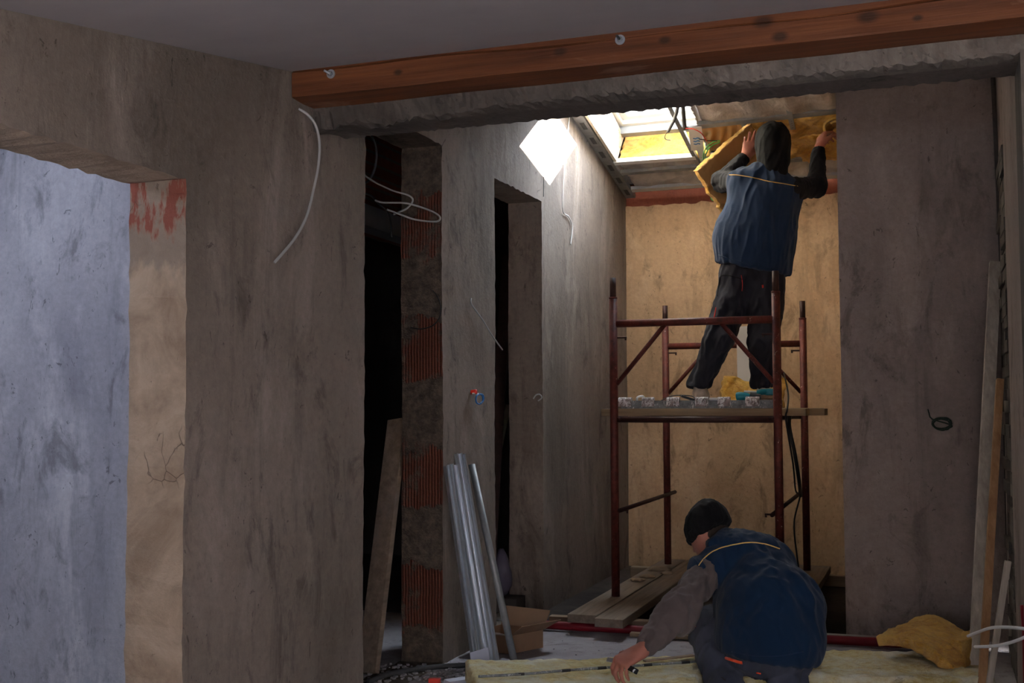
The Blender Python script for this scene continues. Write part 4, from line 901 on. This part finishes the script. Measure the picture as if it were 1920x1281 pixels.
    if disp is not None:
        nr = np.zeros_like(P); fn = np.cross(P[fs[:, 2]]-P[fs[:, 0]], P[fs[:, 3]]-P[fs[:, 1]])
        for a in range(4): np.add.at(nr, fs[:, a], fn)
        nr /= np.maximum(np.linalg.norm(nr, axis=1, keepdims=True), 1e-12); P = P+nr*disp(P)[:, None]
    return P, fs
def grow(name, prims, h, mat, parent, cuts=(), disp=None):
    P, fs = sdf_mesh(prims, h, cuts, disp)
    me = bpy.data.meshes.new(name); me.from_pydata(P.tolist(), [], fs.tolist()); o = link(name, me, mat, parent, True)
    return o
def folds(amp, s, dirn=(0, 0, 1), st=.35, seed=0):
    d = np.array(Vector(dirn).normalized())
    def f(P):
        along = (P@d)[:, None]*d; Q = P-along*(1-1/st) if st > 1 else P-along*(1-st)
        a = fbm(Q, s, seed); b = fbm(Q, s*.45, seed+9)
        c = fbm(Q, s*2.1, seed+4, 2)
        return amp*1.5*(1-np.abs(a)*1.7)+amp*1.3*b-amp*.7+amp*.35*(1-np.abs(c)*1.5)
    return f
def fr(f, u):
    f = Vector(f).normalized(); u = Vector(u); u = (u-f*u.dot(f)).normalized(); return f, u, f.cross(u)
def hand(w, f, pn, thumb, curls, L=.19, spread=.10, tcurl=.5, s=1.):
    """w wrist, f towards the fingers, pn out of the palm, thumb +1/-1 side; curls = bend of index..little in radians per joint"""
    f, pn, sd = fr(f, pn); sd = sd*thumb; w = Vector(w); P = []
    bases = []
    for i, (o, ln) in enumerate(((.030, .088), (.010, .092), (-.011, .087), (-.030, .079))):
        b = w+f*ln*s+sd*o*s; bases.append(b); P.append(cap(w+sd*o*.6*s+f*.008, b, .0145*s, .0115*s, .014, pn, 1.15))
    P.append(cap(w-f*.03, w+f*.01, .025*s, .025*s, .02, pn, 1.25))
    P.append(cap(w+f*.045*s+pn*.006, w+f*.06*s+pn*.006, .024*s, .022*s, .02, pn, 1.5))
    for i, (b, l3, c) in enumerate(zip(bases, ((.042, .025, .020), (.047, .029, .021), (.043, .027, .021), (.033, .020, .018)), curls)):
        d = (f+sd*(spread*(1.5-i)*.6)).normalized(); p = b; r = (.0092, .0094, .009, .0078)[i]*s; side = sd
        for j, l in enumerate(l3):
            a = c*(.9, 1.1, .7)[j]; d = (d*math.cos(a)+pn*math.sin(a)).normalized(); pn2 = None
            q = p+d*l*s; P.append(cap(p, q, r*(1-.06*j), r*(.95-.08*j), .005)); p = q
            # rotate the bending direction with the finger
            pn_i = (pn-d*pn.dot(d)); pn_i = pn_i.normalized() if pn_i.length > .2 else -f
            if j < 2: a2 = c*(1.1, .7)[j]; d = (d*math.cos(a2*.55)+pn_i*math.sin(a2*.55)).normalized()
    t0 = w+f*.022*s+sd*.026*s+pn*.006; t1 = w+f*.055*s+sd*.052*s+pn*.018*s; d = (f*.8+sd*(.55-.6*tcurl)+pn*.6*tcurl).normalized(); t2 = t1+d*.032*s; d = (d+pn*.4*tcurl-sd*.5*tcurl).normalized(); t3 = t2+d*.026*s
    P += [cap(t0, t1, .015*s, .012*s, .014), cap(t1, t2, .0110*s, .0102*s, .005), cap(t2, t3, .0102*s, .0085*s, .005)]
    return P
def head(c, f, u, s=1.):
    f, u, r = fr(f, u); c = Vector(c); P = [ell(c, (.075*s, .094*s, .108*s), (r, f, u), .02)]
    P += [ell(c+f*.028*s-u*.035*s, (.064*s, .070*s, .080*s), (r, f, u), .02), cap(c+f*.058*s-u*.088*s, c+f*.062*s-u*.092*s, .024*s, .022*s, .035)]
    P += [cap(c+r*.045*s+f*.02*s-u*.06*s, c+f*.06*s-u*.09*s, .026*s, .02*s, .03), cap(c-r*.045*s+f*.02*s-u*.06*s, c+f*.06*s-u*.09*s, .026*s, .02*s, .03)]
    P += [cap(c+f*.090*s+u*.012*s, c+f*.112*s-u*.022*s, .008*s, .012*s, .010), cap(c+f*.104*s-u*.026*s+r*.010*s, c+f*.104*s-u*.026*s-r*.010*s, .009*s, .009*s, .006)]
    for q in (-1, 1):
        P += [cap(c+f*.086*s+u*.026*s+r*.014*q*s, c+f*.074*s+u*.030*s+r*.046*q*s, .009*s, .008*s, .012)]
        P += [ell(c+r*.077*q*s-f*.006*s-u*.010*s, (.009*s, .018*s, .031*s), (r, f, u), .008), cap(c+r*.083*q*s-f*.016*s+u*.012*s, c+r*.084*q*s-f*.014*s-u*.022*s, .005*s, .005*s, .004)]
    P += [cap(c+f*.094*s-u*.052*s+r*.020*s, c+f*.094*s-u*.052*s-r*.020*s, .0065*s, .0065*s, .005), cap(c+f*.092*s-u*.062*s+r*.016*s, c+f*.092*s-u*.062*s-r*.016*s, .007*s, .007*s, .005)]
    return P
def eyes(c, f, u, parent, s=1.):
    f, u, r = fr(f, u); c = Vector(c)
    for q in (-1, 1):
        p = c+f*.082*s+u*.010*s+r*.031*q*s; e = MB().tube([p-f*.008*s, p+f*.006*s], lambda t: .012*s*math.sin(PI*(.12+.85*t))+.001, 12, smooth=0).build('eye', M['eye'], parent, True)
        MB().tube([p+f*.0045*s, p+f*.0072*s], .0052*s, 12, smooth=0).build('pupil', M['cable_k'], e)
def shoe(heel, toe, zs, mat, parent, wd=.045, name='shoe'):
    heel, toe = Vector(heel), Vector(toe); d = (toe-heel).normalized(); m_ = heel.lerp(toe, .5)
    up = [cap((heel.x, heel.y, zs+.045), (m_.x, m_.y, zs+.045), .040, .038, .03), cap((heel.x, heel.y, zs+.05), (heel.x+d.x*.02, heel.y+d.y*.02, zs+.105), .041, .040, .02),
          cap((m_.x, m_.y, zs+.042), (toe.x, toe.y, zs+.030), .042, .030, .03), cap((toe.x-d.x*.03, toe.y-d.y*.03, zs+.03), (toe.x, toe.y, zs+.028), .042, .034, .02, (0, 0, 1), 1.5)]
    o = grow(name, up, .005, M[mat], parent, [((0, 0, zs+.016), (0, 0, -1))], folds(.0015, 60, seed=3))
    so_ = [cap((heel.x, heel.y, zs+.014), (m_.x, m_.y, zs+.014), .043, .039, .02, (0, 0, 1), 1.2), cap((m_.x, m_.y, zs+.014), (toe.x, toe.y, zs+.014), .042, .042, .02, (0, 0, 1), 1.2)]
    grow('sole', so_, .005, M['sole' if mat == 'shoe' else 'boot'], o, [((0, 0, zs+.022), (0, 0, 1)), ((0, 0, zs), (0, 0, -1))])
    return o
def bvh_of(o): me = o.data; return BVHTree.FromPolygons([v.co for v in me.vertices], [tuple(p.vertices) for p in me.polygons])
def onto(tree, px, py, lift=.003):
    d = ray(px, py).normalized(); hs = [t.ray_cast(CAM, d) for t in (tree if isinstance(tree, list) else [tree])]
    hs = [x for x in hs if x[0] is not None]
    if not hs: return None
    h_ = min(hs, key=lambda x: x[3])
    return h_[0]+(h_[1] if h_[1].dot(d) < 0 else -h_[1])*lift
def seam(name, tree, pix, r, mat, parent, lift=.002, k=6):
    fine = curve([(x, y, 0) for x, y in pix], k); P = [onto(tree, q.x, q.y, lift) for q in fine]; P = [p for p in P if p is not None]
    runs, cur = [], []
    for p in P:
        if cur and (p-cur[-1]).length > .13: runs.append(cur); cur = []
        cur.append(p)
    runs.append(cur); best = max(runs, key=len)
    if len(best) > 2: return MB().tube(best, r, 6, smooth=0).build(name, M[mat], parent, True)

# ---- worker standing on the scaffold, back to us, arms up at the ceiling
p1 = empty('person', (-1.13, 6.90, 1.194), 'person in navy vest and black hood standing on the scaffold, reaching up to the ceiling', 'person')
DZ_ = 1.194
Hd = at(1449, 274, 6.93); Nk = at(1441, 322, 6.91); Ch = at(1432, 385, 6.92); Sp = at(1418, 455, 6.92); Pv = at(1410, 518, 6.93)
SL, EL, WL = at(1388, 340, 6.90), at(1354, 340, 7.08), at(1399, 293, 7.16)
SR, ER, WR = at(1484, 356, 6.90), at(1529, 350, 7.05), at(1536, 277, 7.14)
HL, KL, AL = at(1381, 545, 6.92), at(1348, 634, 6.84), at(1313, 722, 6.92)
HR, KR, AR = at(1434, 545, 6.93), at(1432, 640, 6.88), at(1431, 726, 6.93)
hf, hu = Vector((0.05, .8, .55)), Vector((0, -.4, 1))
B = [cap(Nk, Hd-Vector((0, 0, .03)), .058, .055, .03)]+head(Hd, hf, hu, .98)
B += [cap(Ch, Sp, .135, .125, .04, (0, 1, 0), 1.35), cap(Sp, Pv, .115, .105, .04, (0, 1, 0), 1.3), cap(SL, SR, .055, .055, .04), cap(Nk, Ch, .07, .12, .04)]
for S_, E_, W_ in ((SL, EL, WL), (SR, ER, WR)): B += [cap(S_, E_, .052, .042, .03), cap(E_, W_, .041, .027, .02)]
for H_, K_, A_ in ((HL, KL, AL), (HR, KR, AR)): B += [cap(H_, K_, .066, .050, .04), cap(K_, A_, .050, .036, .03), cap(A_, (A_.x, A_.y+.12, DZ_+.05), .036, .03, .02)]
# left hand flat against the panel, fingers up; right hand a fist pushing the batt
B += hand(WL, at(1413, 240, 7.20)-WL, (-.15, .95, .25), -1, (.12, .10, .16, .30), spread=.16, tcurl=.25)
B += hand(WR, at(1546, 236, 7.22)-WR, (.65, .70, .1), -1, (1.0, 1.1, 1.15, 1.2), spread=.03, tcurl=.8, s=1.12)
body = grow('body', B, .0062, M['skin'], p1)
eyes(Hd, hf, hu, p1)
# hoodie: sleeves, then the vest
J = [cap(SL, EL, .062, .066, .03), cap(EL, WL.lerp(EL, .12), .064, .040, .03), cap(SR, ER, .066, .064, .03), cap(ER, WR.lerp(ER, .12), .062, .039, .03), cap(SL, SR, .062, .062, .04), cap(Ch, Sp, .15, .15, .04, (0, 1, 0), 1.5)]
jk = grow('hoodie', J, .0075, M['sleeve'], p1, disp=folds(.0045, 17, (0, 0, 1), .6, 2))
for W_, E_, nm in ((WL, EL, 'cuff'), (WR, ER, 'cuff')):
    a = W_.lerp(E_, .02); b = W_.lerp(E_, .20); grow(nm, [cap(a, b, .0375, .041, .01)], .0045, M['black'], jk, [(a, a-b), (b, b-a)], folds(.0012, 90, (b-a), .2))
Vs = [cap(at(1432, 383, 6.91), at(1416, 452, 6.93), .212, .236, .04, (0, 1, 0), 1.42), cap(at(1392, 341, 6.90), at(1478, 358, 6.90), .090, .082, .06), cap(at(1414, 450, 6.93), at(1415, 500, 6.94), .236, .222, .05, (0, 1, 0), 1.5), cap(Nk+Vector((-.03, 0, -.03)), Nk+Vector((.02, 0, -.035)), .085, .08, .05)]
a, b = at(1345, 492, 6.93), at(1470, 516, 6.93); hn = (b-a).normalized(); hem_n = Vector((hn.z, 0, -hn.x)); hem_n = hem_n if hem_n.z < 0 else -hem_n
vest = grow('vest', Vs, .0068, M['navy'], p1, [(a, hem_n)], folds(.0062, 11, (.1, 0, 1), .35, 6))
tr1 = bvh_of(vest)
seam('piping', tr1, [(1368, 328), (1385, 329), (1410, 333), (1440, 340), (1470, 345), (1499, 350)], .0028, 'piping', vest)
seam('armhole_seam', tr1, [(1367, 312), (1362, 330), (1360, 350), (1357, 375)], .0022, 'navy2', vest)
seam('hem_seam', tr1, [(1348, 478), (1380, 489), (1420, 499), (1460, 505)], .0022, 'navy2', vest)
grow('collar', [cap(Nk+Vector((-.035, .0, .005)), Nk+Vector((.035, .0, -.0)), .066, .062, .03)], .006, M['navy2'], vest, [(Nk+Vector((0, 0, .045)), (0, -.1, 1))], folds(.003, 30, seed=4))
# hood with a soft peak, gathered at the neck
f_, u_, r_ = fr(hf, hu)
Hp = [ell(at(1449, 270, 6.92), (.100, .115, .108), (r_, f_, u_), .03), cap(at(1450, 258, 6.92), at(1453, 300, 6.90), .092, .086, .04), cap(at(1450, 300, 6.90), at(1447, 322, 6.89), .088, .072, .04), cap(at(1438, 318, 6.92), at(1455, 330, 6.90), .070, .070, .03)]
hood = grow('hood', Hp, .0065, M['black'], p1, disp=folds(.0045, 14, (.3, 0, 1), .4, 8))
# trousers
T_ = [cap(at(1383, 520, 6.93), at(1436, 524, 6.93), .112, .112, .05), cap(at(1388, 500, 6.93), at(1436, 505, 6.93), .105, .10, .05), cap(HL, KL, .108, .090, .04), cap(KL, AL+Vector((.015, 0, .04)), .090, .062, .04), cap(HR, KR, .112, .086, .04), cap(KR, AR+Vector((0, 0, .035)), .086, .066, .04),
      cap(AL+Vector((0, 0, .035)), AL+Vector((-.01, -.01, -.0)), .066, .072, .02), cap(AR+Vector((0, 0, .03)), AR+Vector((.01, 0, -.005)), .070, .068, .02)]
trs = grow('trousers', T_, .0070, M['char'], p1, [((0, 0, DZ_+.088), (0, 0, -1))], folds(.0070, 12, (0, 0, 1), 1.6, 3))
tr2 = bvh_of(trs)
seam('red_stripe', tr2, [(1343, 577), (1341, 588), (1338, 600)], .0035, 'red_c', trs)
seam('pocket_trim', tr2, [(1390, 516), (1392, 532), (1391, 546)], .0022, 'red_c', trs)
seam('pocket_flap', tr2, [(1352, 517), (1362, 516), (1380, 520), (1393, 524)], .0025, 'black', trs)
seam('pocket_edge', tr2, [(1350, 520), (1347, 540), (1345, 556)], .0025, 'black', trs)
seam('red_tab', tr2, [(1430, 535), (1431, 540)], .006, 'red_c', trs, k=3)
shoe(at(1313, 735, 6.90), at(1313, 735, 6.90)+Vector((-.02, .20, 0)), DZ_, 'shoe', p1)
shoe(at(1432, 735, 6.90), at(1432, 735, 6.90)+Vector((-.01, .20, 0)), DZ_, 'shoe', p1)
# panel of wool he lifts to the ceiling
A_, B_, D_ = at(1306, 320, 7.10), at(1408, 232, 7.31), at(1362, 400, 7.30)
C2 = B_+(D_-A_)*1.0
def panel_fn(u, v):
    p = A_.lerp(B_, u).lerp(D_.lerp(C2, u), v); nrm = (B_-A_).cross(D_-A_).normalized(); p = p+nrm*(.020*math.sin(PI*u)*math.sin(PI*v*.9)); return p
M['panel'] = M['wool_o']
pn = soft_slab('mineral_wool_sheet', panel_fn, 70, 60, .045 if ((B_-A_).cross(D_-A_)).y < 0 else -.045, [M['kraft'], M['wool_o']], None, .005, 11, edge_mat=1, under_mat=1, rag=.009)  # kraft brown puts the wool face's shade into its colour
tag(pn, 'amber wool panel lifted edge-up by the standing worker under the ceiling grid', 'insulation')

# ---- worker squatting on the floor, back half turned, cutting the wool
p2 = empty('person', (-.62, 4.50, 0), 'person in blue vest and black knit cap crouching over the yellow wool slab', 'person')
Hd = at(1328, 1000, 4.82); Nk = at(1362, 1030, 4.78); Ch = at(1395, 1080, 4.74); Sp = at(1432, 1140, 4.66); Pv = at(1448, 1205, 4.60)
SL, EL, WL = at(1324, 1078, 4.62), at(1270, 1150, 4.42), at(1202, 1221, 4.27)
SR, ER, WR = at(1450, 1075, 4.92), at(1420, 1130, 5.08), at(1350, 1190, 5.02)
HL, KL, AL = at(1420, 1205, 4.62), at(1330, 1180, 4.74), at(1362, 1302, 4.52)
HR, KR, AR = at(1465, 1205, 4.64), at(1455, 1130, 4.98), at(1478, 1296, 4.56)
hf, hu = Vector((-.70, .38, -.60)), Vector((-.45, .25, .85))
B = [cap(Nk, Hd-Vector((-.03, 0, .03)), .060, .056, .03)]+head(Hd, hf, hu, .92)
B += [cap(Ch, Sp, .10, .11, .04), cap(Sp, Pv, .11, .11, .04), cap(SL, SR, .05, .055, .04), cap(Nk, Ch, .06, .09, .04)]
for S_, E_, W_ in ((SL, EL, WL), (SR, ER, WR)): B += [cap(S_, E_, .038, .041, .03), cap(E_, W_, .040, .027, .02)]
for H_, K_, A_ in ((HL, KL, AL), (HR, KR, AR)): B += [cap(H_, K_, .070, .052, .04), cap(K_, A_, .052, .036, .03), cap((A_.x, A_.y, max(A_.z, .07)), (A_.x-.11, A_.y+.05, .045), .034, .028, .02)]
B += hand(WL, at(1168, 1240, 4.22)-WL, (-.35, .1, -.9), -1, (1.0, 1.15, 1.25, 1.3), spread=.04, tcurl=.7, s=1.02)
B += hand(WR, Vector((-.7, -.2, -.6)), (-.3, .2, -.9), 1, (.4, .5, .5, .5), tcurl=.5)
grow('body', B, .0060, M['skin'], p2)
eyes(Hd, hf, hu, p2, .92)
f_, u_, r_ = fr(hf, hu)
hc = Hd+u_*.008-f_*.012
cap_o = grow('knit_cap', [ell(hc+u_*.012, (.090, .108, .098), (r_, f_, u_), .03), ell(hc+u_*.055-f_*.03, (.062, .075, .062), (r_, f_, u_), .03)], .005, M['black'], p2, [(Hd-u_*.004, -u_+f_*.05)], folds(.003, 24, u_, .3, 5))
grow('cap_brim', [ell(Hd+u_*.012-f_*.010, (.093, .110, .045), (r_, f_, u_), .02)], .005, M['black'], cap_o, [(Hd+u_*.036, u_), (Hd-u_*.016, -u_+f_*.05)], folds(.0016, 80, u_, .15, 6))
grow('hair', [ell(Hd-f_*.040-u_*.03, (.060, .050, .05), (r_, f_, u_), .02)], .005, M['hair'], p2)
J = [cap(SL.lerp(EL, .06), EL, .066, .070, .03), cap(EL, WL.lerp(EL, .18), .070, .045, .03), cap(SR, ER, .07, .06, .03), cap(ER, WR.lerp(ER, .1), .06, .04, .03), cap(SL, SR, .05, .05, .03)]
swt = grow('sweatshirt', J, .0068, M['grey'], p2, disp=folds(.0060, 16, (EL-SL), .8, 4))
a, b = WL.lerp(EL, .13), WL.lerp(EL, .34); grow('cuff', [cap(a, b, .042, .047, .01)], .0045, M['grey'], swt, [(a, a-b), (b, b-a)], folds(.0015, 90, (b-a), .2))
vd = (.2, 1, -.1)
Vs = [cap(at(1393, 1072, 4.74), at(1444, 1152, 4.66), .155, .212, .05, vd, 1.25), cap(at(1330, 1062, 4.70), at(1452, 1062, 4.84), .062, .085, .06), cap(at(1444, 1152, 4.64), at(1446, 1192, 4.60), .212, .212, .04, vd, 1.15), cap(at(1380, 1035, 4.78), at(1432, 1045, 4.80), .080, .090, .06), cap(at(1318, 1066, 4.63), at(1355, 1056, 4.68), .062, .075, .04)]
vest2 = grow('vest', Vs, .0066, M['navy2'], p2, [(at(1430, 1238, 4.5), (-.10, 0, -1))], folds(.0062, 11, (-.3, 0, 1), .5, 7))
tr3 = bvh_of(vest2)
seam('armhole_seam', tr3, [(1300, 1046), (1318, 1066), (1332, 1092), (1338, 1115)], .002, 'navy', vest2)
seam('hem_seam', tr3, [(1372, 1222), (1410, 1229), (1460, 1230), (1505, 1222)], .002, 'navy', vest2)
col2 = grow('collar', [cap(at(1352, 1018, 4.76), at(1385, 1030, 4.76), .066, .080, .03), cap(at(1345, 1022, 4.70), at(1380, 1034, 4.70), .045, .060, .03)], .006, M['navy2'], vest2, [(at(1340, 1003, 4.72), (-.6, 0, .8))], folds(.003, 30, seed=4))
seam('piping', [tr3, bvh_of(col2)], [(1310, 1061), (1320, 1048), (1340, 1033), (1370, 1023), (1405, 1018), (1435, 1021), (1462, 1030)], .0024, 'piping', vest2)
T_ = [cap(at(1420, 1210, 4.60), at(1475, 1212, 4.60), .128, .125, .05), cap(HL, KL, .105, .082, .04), cap(KL, AL, .082, .070, .03), cap(HR, KR, .10, .08, .04), cap(KR, AR, .08, .068, .03), cap(AL+Vector((0, 0, .02)), AL, .072, .074, .02), cap(AR+Vector((0, 0, .02)), AR, .07, .07, .02)]
trs2 = grow('trousers', T_, .0068, M['char2'], p2, [((0, 0, .062), (0, 0, -1))], folds(.0065, 13, (.2, 0, 1), .5, 9))
tr4 = bvh_of(trs2)
seam('orange_trim', tr4, [(1362, 1234), (1372, 1237), (1384, 1241), (1392, 1243)], .0065, 'orange', trs2)
seam('red_tab', tr4, [(1301, 1166), (1304, 1176)], .004, 'orange', trs2, k=3)
seam('red_tab', tr4, [(1418, 1261), (1427, 1263)], .003, 'orange', trs2, k=3)
seam('leg_seam', tr4, [(1352, 1162), (1356, 1185), (1365, 1208), (1380, 1225)], .004, 'black', trs2)
shoe(Vector((AL.x+.02, AL.y-.03, 0)), Vector((AL.x-.17, AL.y+.06, 0)), 0.0, 'boot', p2, name='boot')
shoe(Vector((AR.x+.03, AR.y-.03, 0)), Vector((AR.x-.15, AR.y+.06, 0)), 0.0, 'boot', p2, name='boot')
# cutter in his hand
kn = empty('utility_knife', at(1172, 1246, 4.22), 'black and silver utility knife gripped in the crouching worker\'s hand', 'knife')
a, b = at(1157, 1240, 4.27), at(1194, 1260, 4.17)
MB().bar(a, b, .020, .013, (0, .6, .8), 0, .003).build('handle', M['cable_k'], kn)
c = at(1139, 1237, 4.30); MB().bar(a, c, .016, .006, (0, .6, .8)).build('blade', M['galv'], kn)
q = b.lerp(a, .08); MB().tube([q+Vector((0, -.008, 0)), q+Vector((0, .008, 0))], .008, 12, smooth=0).build('lock_wheel', M['white'], kn)
